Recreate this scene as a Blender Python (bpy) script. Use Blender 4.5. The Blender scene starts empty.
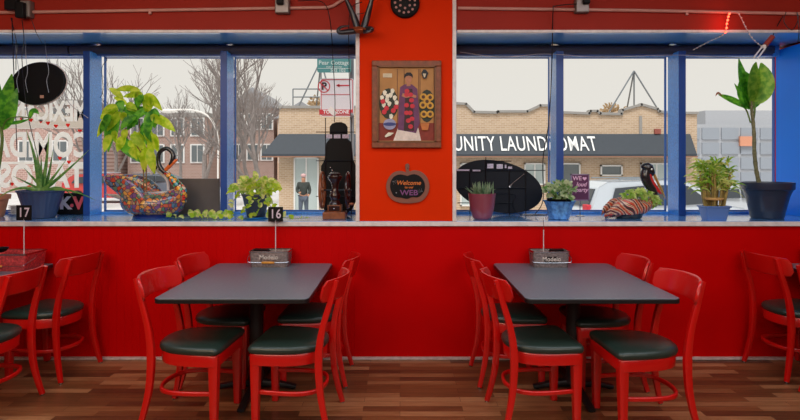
import bpy, bmesh, math, random
from mathutils import Vector, Matrix, Euler
PI = math.pi
R = math.radians
COL = bpy.context.scene.collection
random.seed(7)
F = 533.0; EYE = 1.53; SILL = 1.08

def W(px, py, D):
    """real-world point seen at a photo position and a distance from the lens (metres)"""
    return Vector(((px-400)*D/F, D, EYE-(py-164)*D/F))

# ---------------------------------------------------------------- materials
def lin(c):
    return c/12.92 if c <= .04045 else ((c+.055)/1.055)**2.4
def rgb(r, g, b): return (lin(r/255), lin(g/255), lin(b/255), 1)
MATS = {}
def mat(name, c, rough=.5, metal=0, bump=0, bscale=60, vary=0, vscale=8, coat=0, emit=0, spec=.5, trans=0, stretch=None):
    if name in MATS: return MATS[name]
    m = bpy.data.materials.new(name); m.use_nodes = True
    nt = m.node_tree; N = nt.nodes; L = nt.links
    b = N['Principled BSDF']; col = rgb(*c)
    b.inputs['Base Color'].default_value = col
    b.inputs['Roughness'].default_value = rough
    b.inputs['Metallic'].default_value = metal
    b.inputs['Specular IOR Level'].default_value = spec
    b.inputs['Coat Weight'].default_value = coat
    b.inputs['Coat Roughness'].default_value = .12
    if emit:
        b.inputs['Emission Color'].default_value = col; b.inputs['Emission Strength'].default_value = emit
    if bump or vary:
        tc = N.new('ShaderNodeTexCoord'); mp = N.new('ShaderNodeMapping')
        L.new(tc.outputs['Object'], mp.inputs[0])
        if stretch: mp.inputs['Scale'].default_value = stretch
    if vary:
        n = N.new('ShaderNodeTexNoise'); n.inputs['Scale'].default_value = vscale; n.inputs['Detail'].default_value = 4
        L.new(mp.outputs[0], n.inputs['Vector'])
        r = N.new('ShaderNodeValToRGB'); r.color_ramp.elements[0].position = .3; r.color_ramp.elements[1].position = .7
        r.color_ramp.elements[0].color = tuple(x*(1-vary) for x in col[:3])+(1,)
        r.color_ramp.elements[1].color = tuple(min(1, x*(1+vary)) for x in col[:3])+(1,)
        L.new(n.outputs['Fac'], r.inputs[0]); L.new(r.outputs[0], b.inputs['Base Color'])
    if bump:
        n2 = N.new('ShaderNodeTexNoise'); n2.inputs['Scale'].default_value = bscale; n2.inputs['Detail'].default_value = 3
        L.new(mp.outputs[0], n2.inputs['Vector'])
        bp = N.new('ShaderNodeBump'); bp.inputs['Strength'].default_value = bump; bp.inputs['Distance'].default_value = .01
        L.new(n2.outputs['Fac'], bp.inputs['Height']); L.new(bp.outputs[0], b.inputs['Normal'])
    if trans:
        t = N.new('ShaderNodeBsdfTranslucent'); t.inputs[0].default_value = tuple(min(1, x*1.3) for x in col[:3])+(1,)
        mx = N.new('ShaderNodeMixShader'); mx.inputs[0].default_value = trans
        L.new(b.outputs[0], mx.inputs[1]); L.new(t.outputs[0], mx.inputs[2])
        L.new(mx.outputs[0], N['Material Output'].inputs[0])
    MATS[name] = m
    return m

def leafmat(name, c, c2, trans=.45):
    if name in MATS: return MATS[name]
    m = mat(name, c, .42, trans=trans)
    nt = m.node_tree; N = nt.nodes; L = nt.links
    tc = N.new('ShaderNodeTexCoord'); n = N.new('ShaderNodeTexNoise'); n.inputs['Scale'].default_value = 22
    L.new(tc.outputs['Object'], n.inputs['Vector'])
    r = N.new('ShaderNodeValToRGB'); r.color_ramp.elements[0].position = .4; r.color_ramp.elements[1].position = .6
    r.color_ramp.elements[0].color = rgb(*c); r.color_ramp.elements[1].color = rgb(*c2)
    L.new(n.outputs['Fac'], r.inputs[0]); L.new(r.outputs[0], N['Principled BSDF'].inputs['Base Color'])
    for q in N:
        if q.type == 'BSDF_TRANSLUCENT': L.new(r.outputs[0], q.inputs[0])
    return m

def voronoi_mat(name, cols, scale, rough=.25, stretch=(1,1,1), line=.06, dark=(25,25,40)):
    """hand-painted talavera glaze: coloured cells with dark outlines"""
    m = bpy.data.materials.new(name); m.use_nodes = True
    nt = m.node_tree; N = nt.nodes; L = nt.links; b = N['Principled BSDF']
    b.inputs['Roughness'].default_value = rough; b.inputs['Coat Weight'].default_value = .5
    tc = N.new('ShaderNodeTexCoord'); mp = N.new('ShaderNodeMapping'); mp.inputs['Scale'].default_value = stretch
    L.new(tc.outputs['Object'], mp.inputs[0])
    v = N.new('ShaderNodeTexVoronoi'); v.inputs['Scale'].default_value = scale
    v2 = N.new('ShaderNodeTexVoronoi'); v2.feature = 'DISTANCE_TO_EDGE'; v2.inputs['Scale'].default_value = scale
    L.new(mp.outputs[0], v.inputs['Vector']); L.new(mp.outputs[0], v2.inputs['Vector'])
    s = N.new('ShaderNodeSeparateColor'); L.new(v.outputs['Color'], s.inputs[0])
    r = N.new('ShaderNodeValToRGB'); r.color_ramp.interpolation = 'CONSTANT'
    e = r.color_ramp.elements
    e[0].position = 0; e[0].color = rgb(*cols[0]); e[1].position = 1/len(cols); e[1].color = rgb(*cols[1])
    for i in range(2, len(cols)):
        q = e.new(i/len(cols)); q.color = rgb(*cols[i])
    L.new(s.outputs[0], r.inputs[0])
    cmp = N.new('ShaderNodeMath'); cmp.operation = 'LESS_THAN'; cmp.inputs[1].default_value = line
    L.new(v2.outputs['Distance'], cmp.inputs[0])
    mx = N.new('ShaderNodeMix'); mx.data_type = 'RGBA'
    L.new(cmp.outputs[0], mx.inputs[0]); L.new(r.outputs[0], mx.inputs[6]); mx.inputs[7].default_value = rgb(*dark)
    L.new(mx.outputs[2], b.inputs['Base Color'])
    MATS[name] = m
    return m

def wave_mat(name, cols, scale):
    """hand-painted swirling bands under a clear glaze"""
    m = bpy.data.materials.new(name); m.use_nodes = True
    nt = m.node_tree; N = nt.nodes; L = nt.links; b = N['Principled BSDF']
    b.inputs['Roughness'].default_value = .25; b.inputs['Coat Weight'].default_value = .4
    tc = N.new('ShaderNodeTexCoord'); w = N.new('ShaderNodeTexWave'); w.bands_direction = 'DIAGONAL'
    w.inputs['Scale'].default_value = scale; w.inputs['Distortion'].default_value = 7; w.inputs['Detail'].default_value = 1; w.inputs['Detail Scale'].default_value = .8
    L.new(tc.outputs['Object'], w.inputs['Vector'])
    r = N.new('ShaderNodeValToRGB'); r.color_ramp.interpolation = 'CONSTANT'; e = r.color_ramp.elements
    e[0].color = rgb(*cols[0]); e[1].position = 1/len(cols); e[1].color = rgb(*cols[1])
    for i in range(2, len(cols)): e.new(i/len(cols)).color = rgb(*cols[i])
    L.new(w.outputs['Fac'], r.inputs[0]); L.new(r.outputs[0], b.inputs['Base Color'])
    MATS[name] = m
    return m

def brick_mat(name, c1, c2, mortar, scale, rough=.9, bw=.5, bh=.25, ms=.02, rot=True):
    m = bpy.data.materials.new(name); m.use_nodes = True
    nt = m.node_tree; N = nt.nodes; L = nt.links; b = N['Principled BSDF']
    b.inputs['Roughness'].default_value = rough
    tc = N.new('ShaderNodeTexCoord'); mp = N.new('ShaderNodeMapping')
    if rot: mp.inputs['Rotation'].default_value = (R(90), 0, 0)
    L.new(tc.outputs['Object'], mp.inputs[0])
    k = N.new('ShaderNodeTexBrick'); k.inputs['Scale'].default_value = scale
    k.inputs['Color1'].default_value = rgb(*c1); k.inputs['Color2'].default_value = rgb(*c2); k.inputs['Mortar'].default_value = rgb(*mortar)
    k.inputs['Brick Width'].default_value = bw; k.inputs['Row Height'].default_value = bh; k.inputs['Mortar Size'].default_value = ms
    L.new(mp.outputs[0], k.inputs['Vector']); L.new(k.outputs['Color'], b.inputs['Base Color'])
    MATS[name] = m
    return m

def floor_mat():
    m = bpy.data.materials.new('wood_plank_floor'); m.use_nodes = True
    nt = m.node_tree; N = nt.nodes; L = nt.links; b = N['Principled BSDF']
    b.inputs['Roughness'].default_value = .3
    tc = N.new('ShaderNodeTexCoord')
    k = N.new('ShaderNodeTexBrick'); k.inputs['Scale'].default_value = 1
    k.inputs['Brick Width'].default_value = .62; k.inputs['Row Height'].default_value = .066; k.inputs['Mortar Size'].default_value = .0012
    k.offset = .37; k.inputs['Mortar Smooth'].default_value = .3
    k.inputs['Color1'].default_value = (0, 0, 0, 1); k.inputs['Color2'].default_value = (1, 1, 1, 1); k.inputs['Mortar'].default_value = (0, 0, 0, 1)
    L.new(tc.outputs['Object'], k.inputs['Vector'])
    mp = N.new('ShaderNodeMapping'); mp.inputs['Scale'].default_value = (1.6, 24, 1)
    # shift the grain per plank so neighbouring planks differ
    add = N.new('ShaderNodeVectorMath'); add.operation = 'ADD'
    sc = N.new('ShaderNodeVectorMath'); sc.operation = 'SCALE'; sc.inputs['Scale'].default_value = 7.3
    L.new(k.outputs['Color'], sc.inputs[0]); L.new(sc.outputs[0], add.inputs[1])
    L.new(tc.outputs['Object'], mp.inputs[0]); L.new(mp.outputs[0], add.inputs[0])
    n = N.new('ShaderNodeTexNoise'); n.inputs['Scale'].default_value = 2.4; n.inputs['Detail'].default_value = 6; n.inputs['Roughness'].default_value = .6
    L.new(add.outputs[0], n.inputs['Vector'])
    mixf = N.new('ShaderNodeMix'); mixf.data_type = 'FLOAT'; mixf.inputs[0].default_value = .5
    sp = N.new('ShaderNodeSeparateColor'); L.new(k.outputs['Color'], sp.inputs[0])
    L.new(n.outputs['Fac'], mixf.inputs[2]); L.new(sp.outputs[0], mixf.inputs[3])
    r = N.new('ShaderNodeValToRGB'); e = r.color_ramp.elements
    e[0].position = .2; e[0].color = rgb(70, 44, 30); e[1].position = .9; e[1].color = rgb(188, 138, 98)
    q = e.new(.5); q.color = rgb(124, 78, 48)
    L.new(mixf.outputs[0], r.inputs[0])
    mm = N.new('ShaderNodeMix'); mm.data_type = 'RGBA'; mm.inputs[7].default_value = rgb(35, 18, 12)
    L.new(k.outputs['Fac'], mm.inputs[0]); L.new(r.outputs[0], mm.inputs[6]); L.new(mm.outputs[2], b.inputs['Base Color'])
    bp = N.new('ShaderNodeBump'); bp.inputs['Strength'].default_value = .15; bp.inputs['Distance'].default_value = .003
    L.new(n.outputs['Fac'], bp.inputs['Height']); L.new(bp.outputs[0], b.inputs['Normal'])
    return m

def beadboard_mat():
    m = mat('red_beadboard_paint', (192, 0, 2), .5, spec=.08)
    nt = m.node_tree; N = nt.nodes; L = nt.links
    tc = N.new('ShaderNodeTexCoord'); w = N.new('ShaderNodeTexWave'); w.wave_type = 'BANDS'; w.bands_direction = 'X'
    w.wave_profile = 'SAW'; w.inputs['Scale'].default_value = 5.2; w.inputs['Distortion'].default_value = 0
    L.new(tc.outputs['Object'], w.inputs['Vector'])
    r = N.new('ShaderNodeValToRGB'); r.color_ramp.elements[0].position = 0; r.color_ramp.elements[1].position = .09
    L.new(w.outputs['Fac'], r.inputs[0])
    bp = N.new('ShaderNodeBump'); bp.inputs['Strength'].default_value = .35; bp.inputs['Distance'].default_value = .004
    L.new(r.outputs[0], bp.inputs['Height']); L.new(bp.outputs[0], N['Principled BSDF'].inputs['Normal'])
    return m

def glass_mat(name, tint=(1, 1, 1, 1), amt=.06):
    m = bpy.data.materials.new(name); m.use_nodes = True
    nt = m.node_tree; N = nt.nodes; L = nt.links
    N.remove(N['Principled BSDF'])
    t = N.new('ShaderNodeBsdfTransparent'); t.inputs[0].default_value = tint
    g = N.new('ShaderNodeBsdfGlossy'); g.inputs['Roughness'].default_value = .02
    mx = N.new('ShaderNodeMixShader'); mx.inputs[0].default_value = amt
    if amt <= 0:
        L.new(t.outputs[0], N['Material Output'].inputs[0]); MATS[name] = m; return m
    L.new(t.outputs[0], mx.inputs[1]); L.new(g.outputs[0], mx.inputs[2]); L.new(mx.outputs[0], N['Material Output'].inputs[0])
    MATS[name] = m
    return m

# ---------------------------------------------------------------- mesh building
class MB:
    def __init__(s): s.v = []; s.f = []; s.mi = []
    def add(s, vs, fs, mi=0):
        o = len(s.v); s.v += [tuple(v) for v in vs]
        s.f += [tuple(i+o for i in f) for f in fs]; s.mi += [mi]*len(fs); return s
    def box(s, c, d, rot=None, mi=0):
        M = rot.to_matrix() if rot else None
        vs = []
        for x in (-1, 1):
            for y in (-1, 1):
                for z in (-1, 1):
                    v = Vector((x*d[0]/2, y*d[1]/2, z*d[2]/2))
                    if M: v = M @ v
                    vs.append(v+Vector(c))
        return s.add(vs, [(0,1,3,2),(4,6,7,5),(0,4,5,1),(2,3,7,6),(0,2,6,4),(1,5,7,3)], mi)
    def b2(s, lo, hi, mi=0):
        return s.box([(a+b)/2 for a, b in zip(lo, hi)], [b-a for a, b in zip(lo, hi)], mi=mi)
    def tube(s, pts, r, n=8, caps=True, mi=0):
        pts = [Vector(p) for p in pts]; k = len(pts)
        rs = r if isinstance(r, (list, tuple)) else [r]*k
        vs = []; prev = None
        for i, p in enumerate(pts):
            t = (pts[min(i+1, k-1)]-pts[max(i-1, 0)])
            if t.length < 1e-9: t = Vector((0, 0, 1))
            t.normalize()
            if prev is None:
                a = Vector((0, 0, 1)) if abs(t.z) < .9 else Vector((1, 0, 0))
                u = t.cross(a).normalized()
            else:
                u = prev-t*prev.dot(t)
                u = u.normalized() if u.length > 1e-6 else t.orthogonal().normalized()
            prev = u; w = t.cross(u)
            for j in range(n):
                an = 2*PI*j/n; vs.append(p+(u*math.cos(an)+w*math.sin(an))*rs[i])
        fs = [(i*n+j, i*n+(j+1) % n, (i+1)*n+(j+1) % n, (i+1)*n+j) for i in range(k-1) for j in range(n)]
        if caps: fs += [tuple(range(n))[::-1], tuple((k-1)*n+j for j in range(n))]
        return s.add(vs, fs, mi)
    def loops(s, ls, cap0=True, cap1=True, closed=True, mi=0):
        n = len(ls[0]); vs = [v for l in ls for v in l]; fs = []
        for i in range(len(ls)-1):
            for j in range(n if closed else n-1):
                fs.append((i*n+j, i*n+(j+1) % n, (i+1)*n+(j+1) % n, (i+1)*n+j))
        if cap0: fs.append(tuple(range(n))[::-1])
        if cap1: fs.append(tuple((len(ls)-1)*n+j for j in range(n)))
        return s.add(vs, fs, mi)
    def lathe(s, prof, n=24, c=(0, 0, 0), fn=None, axis='z', mi=0, cap0=True, cap1=True):
        ls = []
        for r, z in prof:
            l = []
            for j in range(n):
                a = 2*PI*j/n; rr = r*(fn(a, z) if fn else 1)
                x, y = rr*math.cos(a), rr*math.sin(a)
                p = (x, y, z) if axis == 'z' else ((z, x, y) if axis == 'x' else (y, z, x))
                l.append((p[0]+c[0], p[1]+c[1], p[2]+c[2]))
            ls.append(l)
        return s.loops(ls, cap0, cap1, mi=mi)
    def prism(s, out, lo, hi, plane='xy', mi=0):
        """extrude a 2D outline between lo and hi along the missing axis"""
        def P(a, b, c): return (a, b, c) if plane == 'xy' else ((a, c, b) if plane == 'xz' else (c, a, b))
        return s.loops([[P(a, b, lo) for a, b in out], [P(a, b, hi) for a, b in out]], mi=mi)
    def ball(s, c, r, n=12, mi=0, rot=None):
        rx, ry, rz = r if isinstance(r, (list, tuple)) else (r, r, r)
        ls = []
        m = max(4, n//2)
        for i in range(m+1):
            th = .02+(PI-.04)*i/m; l = []
            for j in range(n):
                a = 2*PI*j/n; v = Vector((rx*math.sin(th)*math.cos(a), ry*math.sin(th)*math.sin(a), -rz*math.cos(th)))
                if rot: v = rot.to_matrix() @ v
                l.append(v+Vector(c))
            ls.append(l)
        return s.loops(ls, mi=mi)
    def blade(s, p0, p1, p2, w, prof='ell', normal=(0, -1, 0), nu=8, fold=.2, mi=0):
        p0, p1, p2 = Vector(p0), Vector(p1), Vector(p2); nr = Vector(normal); vs = []
        for i in range(nu+1):
            t = i/nu; p = p0*(1-t)**2+p1*2*t*(1-t)+p2*t*t
            tg = ((p1-p0)*(1-t)+(p2-p1)*t)
            sd = tg.cross(nr)
            sd = sd.normalized() if sd.length > 1e-6 else Vector((1, 0, 0))
            up = sd.cross(tg).normalized()
            if prof == 'ell': h = max(.03, math.sin(PI*min(1, t**.85)))**.75
            elif prof == 'lance': h = max(.03, math.sin(PI*t**.6))
            elif prof == 'heart': h = max(.03, math.sin(PI*t**.5))**.8
            else: h = max(.04, (1-t))**.75*(min(1, .75+t))
            h *= w/2
            vs += [p-sd*h+up*fold*h, p, p+sd*h+up*fold*h]
        fs = []
        for i in range(nu):
            a = i*3; fs += [(a, a+1, a+4, a+3), (a+1, a+2, a+5, a+4)]
        return s.add(vs, fs, mi)
    def loopsoffit(s, x0, x1):
        s.v = []; s.f = []; s.mi = []
        return s.add([(x, y, z) for x in (x0, x1) for y, z in ((4.205, 2.567), (4.83, 2.597), (4.83, 2.612), (4.205, 2.60))], [(0,1,5,4), (1,2,6,5), (2,3,7,6), (3,0,4,7), (0,3,2,1), (4,5,6,7)])
    def build(s, name, m, parent=None, smooth=True, bevel=0, seg=2, angle=40, loc=None):
        me = bpy.data.meshes.new(name); me.from_pydata(s.v, [], s.f)
        for x in (m if isinstance(m, (list, tuple)) else [m]): me.materials.append(x)
        me.polygons.foreach_set('material_index', s.mi)
        bm = bmesh.new(); bm.from_mesh(me); bmesh.ops.recalc_face_normals(bm, faces=bm.faces); bm.to_mesh(me); bm.free()
        if smooth:
            me.polygons.foreach_set('use_smooth', [True]*len(me.polygons))
            try: me.set_sharp_from_angle(angle=R(angle))
            except Exception: pass
        me.update()
        o = bpy.data.objects.new(name, me); COL.objects.link(o)
        if parent: o.parent = parent
        if loc: o.location = loc
        if bevel:
            b = o.modifiers.new('bevel', 'BEVEL'); b.width = bevel; b.segments = seg; b.limit_method = 'ANGLE'; b.angle_limit = R(35)
        return o

def thing(name, label, cat, loc=(0, 0, 0), rz=0, group=None):
    o = bpy.data.objects.new(name, None); COL.objects.link(o); o.empty_display_size = .1
    o.location = loc; o.rotation_euler = (0, 0, rz); o['label'] = label; o['category'] = cat
    if group: o['group'] = group
    return o
def tag(o, label, cat, group=None):
    o['label'] = label; o['category'] = cat
    if group: o['group'] = group
    return o
def struct(name, mb, m, parent=None, **k):
    o = mb.build(name, m, parent, **k)
    if not parent: o['kind'] = 'structure'
    return o
def dup(root, loc, rz, label=None):
    def cp(o, par):
        c = o.copy(); COL.objects.link(c); c.parent = par
        for ch in o.children: cp(ch, c)
        return c
    r = cp(root, None); r.location = loc; r.rotation_euler = (0, 0, rz)
    if label: r['label'] = label
    return r
def text(name, body, size, m, parent, loc, depth=.002, sx=1, rot=(PI/2, 0, 0), bold=0, mirror=False, align='CENTER', shear=0, spacing=1):
    cu = bpy.data.curves.new('t', 'FONT'); cu.body = body; cu.size = size; cu.extrude = depth; cu.align_x = align; cu.align_y = 'CENTER'
    cu.offset = bold; cu.shear = shear; cu.space_character = spacing; cu.resolution_u = 3
    o = bpy.data.objects.new('t', cu); COL.objects.link(o)
    dg = bpy.context.evaluated_depsgraph_get(); dg.update()
    me = bpy.data.meshes.new_from_object(o.evaluated_get(dg)); bpy.data.objects.remove(o)
    M = Euler(rot).to_matrix().to_4x4() @ Matrix.Diagonal((sx*(-1 if mirror else 1), 1, 1, 1))
    me.transform(M)
    if mirror: me.flip_normals()
    me.name = name; me.materials.clear(); me.materials.append(m)
    q = bpy.data.objects.new(name, me); COL.objects.link(q); q.parent = parent; q.location = loc
    return q
def rrect(w, h, r, n=5, cx=0, cy=0):
    out = []
    for sx, sy, a0 in ((1, 1, 0), (-1, 1, 90), (-1, -1, 180), (1, -1, 270)):
        for i in range(n+1):
            a = R(a0+90*i/n); out.append((cx+sx*(w/2-r)+r*math.cos(a), cy+sy*(h/2-r)+r*math.sin(a)))
    return out
def ellipse(a, b, n=40, rot=0, cx=0, cy=0):
    return [(cx+a*math.cos(t)*math.cos(rot)-b*math.sin(t)*math.sin(rot), cy+a*math.cos(t)*math.sin(rot)+b*math.sin(t)*math.cos(rot)) for t in [2*PI*i/n for i in range(n)]]
def catmull(pts, per=6):
    P = [Vector(p) for p in pts]; out = []
    for i in range(len(P)-1):
        a = P[max(i-1, 0)]; b = P[i]; c = P[i+1]; d = P[min(i+2, len(P)-1)]
        for k in range(per):
            t = k/per
            out.append(.5*((2*b)+(c-a)*t+(2*a-5*b+4*c-d)*t*t+(3*b-a-3*c+d)*t**3))
    out.append(P[-1]); return out
def lerp_list(vals, n):
    out = []
    for i in range(n):
        t = i/(n-1)*(len(vals)-1); k = min(int(t), len(vals)-2); out.append(vals[k]+(vals[k+1]-vals[k])*(t-k))
    return out

# ---------------------------------------------------------------- palette
red = mat('red_gloss_paint', (196, 12, 8), .32, coat=.45, bump=.04, bscale=40)
wall_red = mat('red_wall_paint', (192, 0, 2), .5, vary=.05, vscale=3, bump=.08, bscale=90, spec=.08)
orange_red = mat('orange_red_wall_paint', (214, 46, 0), .7, spec=.08, vary=.04, vscale=3, bump=.06, bscale=90)
upper_red = mat('dimmed_red_wall_paint', (150, 36, 22), .6, spec=.2, vary=.06, vscale=3, bump=.06, bscale=90)  # pillar's paint darkened and browned: dimmer light up here put into the colour
trimm = mat('pale_pink_trim', (222, 212, 210), .5, vary=.12, vscale=20)
blue = mat('blue_wall_paint', (12, 128, 250), .4, spec=.3, bump=.05, bscale=35)
soffit_blue = mat('blue_gloss_soffit_paint', (80, 170, 255), .3, coat=1, bump=.02, bscale=25)
soffit_blue.node_tree.nodes['Principled BSDF'].inputs['Coat IOR'].default_value = 3.0; soffit_blue.node_tree.nodes['Principled BSDF'].inputs['Coat Roughness'].default_value = .06
blue_tex = mat('blue_textured_lit_paint', (55, 145, 250), .28, coat=.8, bump=.6, bscale=90, vary=.3, vscale=70)  # lighter copy: window light and sparkle on mullion sides put into the colour
blue_dark = mat('blue_unlit_paint', (20, 70, 150), .4, bump=.1)  # darker copy: shade of the room-facing mullion fronts put into the colour
black = mat('black_plastic', (14, 15, 18), .55, spec=.2)
black_sat = mat('satin_black_metal', (22, 24, 30), .35, metal=.3)
vinyl = mat('dark_green_vinyl', (36, 50, 45), .3, bump=.12, bscale=160)
laminate = mat('charcoal_laminate', (96, 106, 118), .4, vary=.12, vscale=60, coat=.12)
edge_m = mat('black_table_edge', (18, 18, 22), .4)
iron = mat('cast_black_iron', (18, 18, 20), .5)
chrome = mat('brushed_steel', (180, 180, 185), .25, metal=1)
galv = mat('dull_pressed_tin', (150, 138, 138), .36, metal=.65, bump=.5, bscale=120, vary=.3, vscale=60)
galv_red = mat('reddish_pressed_tin', (205, 75, 80), .36, metal=.4, bump=.5, bscale=120, vary=.4, vscale=60)
white_p = mat('white_paint', (232, 230, 228), .5)
wood_y = mat('yellow_wood', (206, 140, 50), .45, vary=.2, vscale=30)
wood_br = mat('brown_turned_wood', (134, 76, 44), .35, vary=.3, vscale=25)
wood_dk = mat('dark_turned_wood', (44, 22, 22), .25, coat=.5, vary=.3, vscale=25)
cream = mat('cream_clay', (196, 150, 128), .8, vary=.1)
soil = mat('dark_soil', (40, 28, 20), .95, bump=1, bscale=80)
stem_g = mat('green_stem', (96, 120, 50), .6, vary=.2)
stem_b = mat('brown_stem', (120, 95, 60), .8, vary=.3, vscale=30)
leaf_y = leafmat('yellow_green_leaf', (180, 215, 30), (228, 240, 80), .6)
leaf_d = leafmat('deep_green_leaf', (60, 140, 40), (120, 195, 55), .5)
leaf_v = leafmat('variegated_leaf', (160, 200, 60), (250, 244, 160), .5)
leaf_s = leafmat('grey_green_leaf', (110, 145, 105), (160, 185, 150), .35)
leaf_p = leafmat('pale_edged_leaf', (110, 160, 80), (220, 232, 190), .45)
# ================================================================= THE ROOM
YW = 4.20; YG = 4.85; XR = 3.42; XL = -4.3
struct('floor', MB().b2((-4.6, -2.6, -.05), (4.6, 4.22, 0)), floor_mat(), smooth=False)
ceil_m = mat('cream_ceiling', (190, 180, 170), .9)
struct('ceiling', MB().b2((-4.7, -2.7, 3.2), (4.7, 4.95, 3.3)), ceil_m, smooth=False)
back_m = mat('warm_back_wall', (150, 80, 60), .8)
struct('wall_back', MB().b2((-4.7, -2.7, 0), (4.7, -2.6, 3.2)), back_m, smooth=False)
struct('wall_left', MB().b2((-4.7, -2.6, 0), (-4.6, 4.95, 3.2)), back_m, smooth=False)
struct('wall_right', MB().b2((4.6, -2.6, 0), (4.7, 4.95, 3.2)), back_m, smooth=False)
struct('wall_front_lower_left', MB().b2((-4.6, YW, 0), (-.34, YW+.12, 1.04)), beadboard_mat(), smooth=False)
struct('wall_front_lower_right', MB().b2((-.34, YW, 0), (4.6, YW+.12, 1.04)), wall_red, smooth=False)
struct('wall_front_outer', MB().b2((-4.6, YG-.03, -.6), (4.6, YG+.1, 1.04)), mat('outer_masonry', (120, 110, 100), .9), smooth=False)
struct('wall_front_upper', MB().b2((-4.6, YW, 2.582), (4.6, YW+.1, 3.2)).b2((-4.6, YG-.04, 2.60), (4.6, YG+.1, 3.2)), upper_red, smooth=False)
struct('wall_front_pillar', MB().b2((-.325, YW-.006, 1.081), (.425, YG+.1, 3.2)), orange_red, smooth=False)
struct('wall_front_far_left', MB().b2((-4.6, YW, 1.081), (XL-.05, YG+.1, 2.582)), orange_red, smooth=False)
struct('wall_front_far_right', MB().b2((XR+.05, YW, 1.081), (4.6, YG+.1, 2.582)), orange_red, smooth=False)
struct('trim_1', MB().b2((XR, YW+.01, 1.081), (XR+.05, YG, 2.56)), blue, smooth=False)      # blue window reveals
struct('trim_2', MB().b2((XL-.05, YW+.01, 1.081), (XL, YG, 2.56)), blue, smooth=False)
struct('trim_3', MB().b2((XL-.04, YW+.005, 2.565), (-.33, YG-.02, 2.585)).loopsoffit(XL-.04, -.33), soffit_blue, smooth=False)  # blue soffits
struct('trim_4', MB().b2((.43, YW+.005, 2.565), (XR+.04, YG-.02, 2.585)).loopsoffit(.43, XR+.04), soffit_blue, smooth=False)
sillm = mat('blue_white_sill_paint', (100, 165, 235), .25, coat=1, vary=.25, vscale=5)
sillm.node_tree.nodes['Principled BSDF'].inputs['Coat IOR'].default_value = 1.9
struct('trim_5', MB().b2((-4.6, YW-.012, 1.045), (4.6, YG+.02, SILL)), sillm, bevel=.004)  # window sill
struct('trim_6', MB().b2((-4.6, YW-.022, 1.042), (4.6, YW-.008, 1.078)), trimm, bevel=.003)
struct('trim_7', MB().b2((-4.6, YW-.014, 2.564), (-.35, YW+.004, 2.584)), trimm, bevel=.003)
struct('trim_8', MB().b2((.45, YW-.014, 2.564), (4.6, YW+.004, 2.584)), trimm, bevel=.003)
struct('trim_9', MB().b2((-.348, YW-.02, 1.08), (-.318, YW+.01, 3.2)), trimm, bevel=.003)
struct('trim_10', MB().b2((.412, YW-.02, 1.08), (.442, YW+.01, 3.2)), trimm, bevel=.003)
struct('baseboard_front', MB().b2((-4.6, YW-.045, 0), (4.6, YW, .014)), mat('scuffed_white_base', (190, 170, 165), .7, vary=.2, vscale=30), bevel=.004)

glass = glass_mat('clear_window_glass', (.985, .99, .99, 1), amt=0)
def mullion(name, x0, x1, y0=4.64, side=1):
    """deep vertical frame member between two panes; textured side faces, plain front in the darker unlit tone"""
    mb = MB().b2((x0, y0, SILL), (x1, YG-.02, 2.515), mi=0)
    mb.mi[-6:] = [0, 0, 1, 0, 0, 0]
    o = mb.build(name, [blue_tex, blue_dark], smooth=False, bevel=.004); o['kind'] = 'structure'; return o
def window(n, x0, x1, side):
    mb = MB().b2((x0, YG-.05, 2.498), (x1, YG-.01, 2.60)).b2((x0, YG-.05, SILL), (x1, YG-.01, SILL+.02))
    o = mb.build('window_%d' % n, blue_tex, smooth=False, bevel=.003); o['kind'] = 'structure'
    MB().b2((x0, YG-.004, SILL), (x1, YG+.004, 2.53)).build('window_pane', glass, o, smooth=False)
    MB().b2((x0, YG+.012, SILL), (x1, YG+.04, SILL+.03)).b2((x0, YG+.012, 2.495), (x1, YG+.04, 2.53)).b2((x0, YG+.012, SILL), (x0+.008, YG+.04, 2.5)).b2((x1-.008, YG+.012, SILL), (x1, YG+.04, 2.5)).build('window_frame', mat('blue_outer_frame', (40, 100, 180), .5), o, smooth=False)
    return o
window(1, XL, -2.755, 0); window(2, -2.70, -1.56, 0); window(3, -1.51, -.33, 0)
window(4, .43, 1.365, 0); window(5, 1.425, 2.43, 0); window(6, 2.49, XR, 0)
for k, (a, b) in enumerate(((-2.76, -2.70), (-1.565, -1.505), (1.36, 1.425), (2.425, 2.49))):
    mullion('trim_%d' % (11+k), a, b)

# rolled dark shades under the soffit
shade_m = mat('charcoal_roller_fabric', (58, 64, 86), .6, bump=.3, bscale=30)
for x0, x1, lab in ((-4.2, -2.95, 'short rolled charcoal shade at the far left above the hanging oval panel'), (-2.93, -.36, 'long rolled charcoal shade across the top of the left window, by the pillar'), (.45, 3.32, 'long rolled charcoal shade across the top of the right window')):
    t = thing('roller_shade', lab, 'window shade', ((x0+x1)/2, 4.755, 2.546), 0, 'rolled shades above the windows')
    h = (x1-x0)/2
    MB().lathe([(.038, -h), (.041, -h+.01), (.043, 0), (.041, h-.01), (.038, h)], 16, axis='x').build('fabric_roll', shade_m, t)
    MB().b2((-h, -.010, -.050), (h, .004, -.038)).build('bottom_rail', blue_dark, t, bevel=.002)
    for s in (-1, 1):
        MB().b2((s*(h+.006)-.004, -.02, -.03), (s*(h+.006)+.004, .02, .036)).build('bracket', black_sat, t, bevel=.002)

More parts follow.
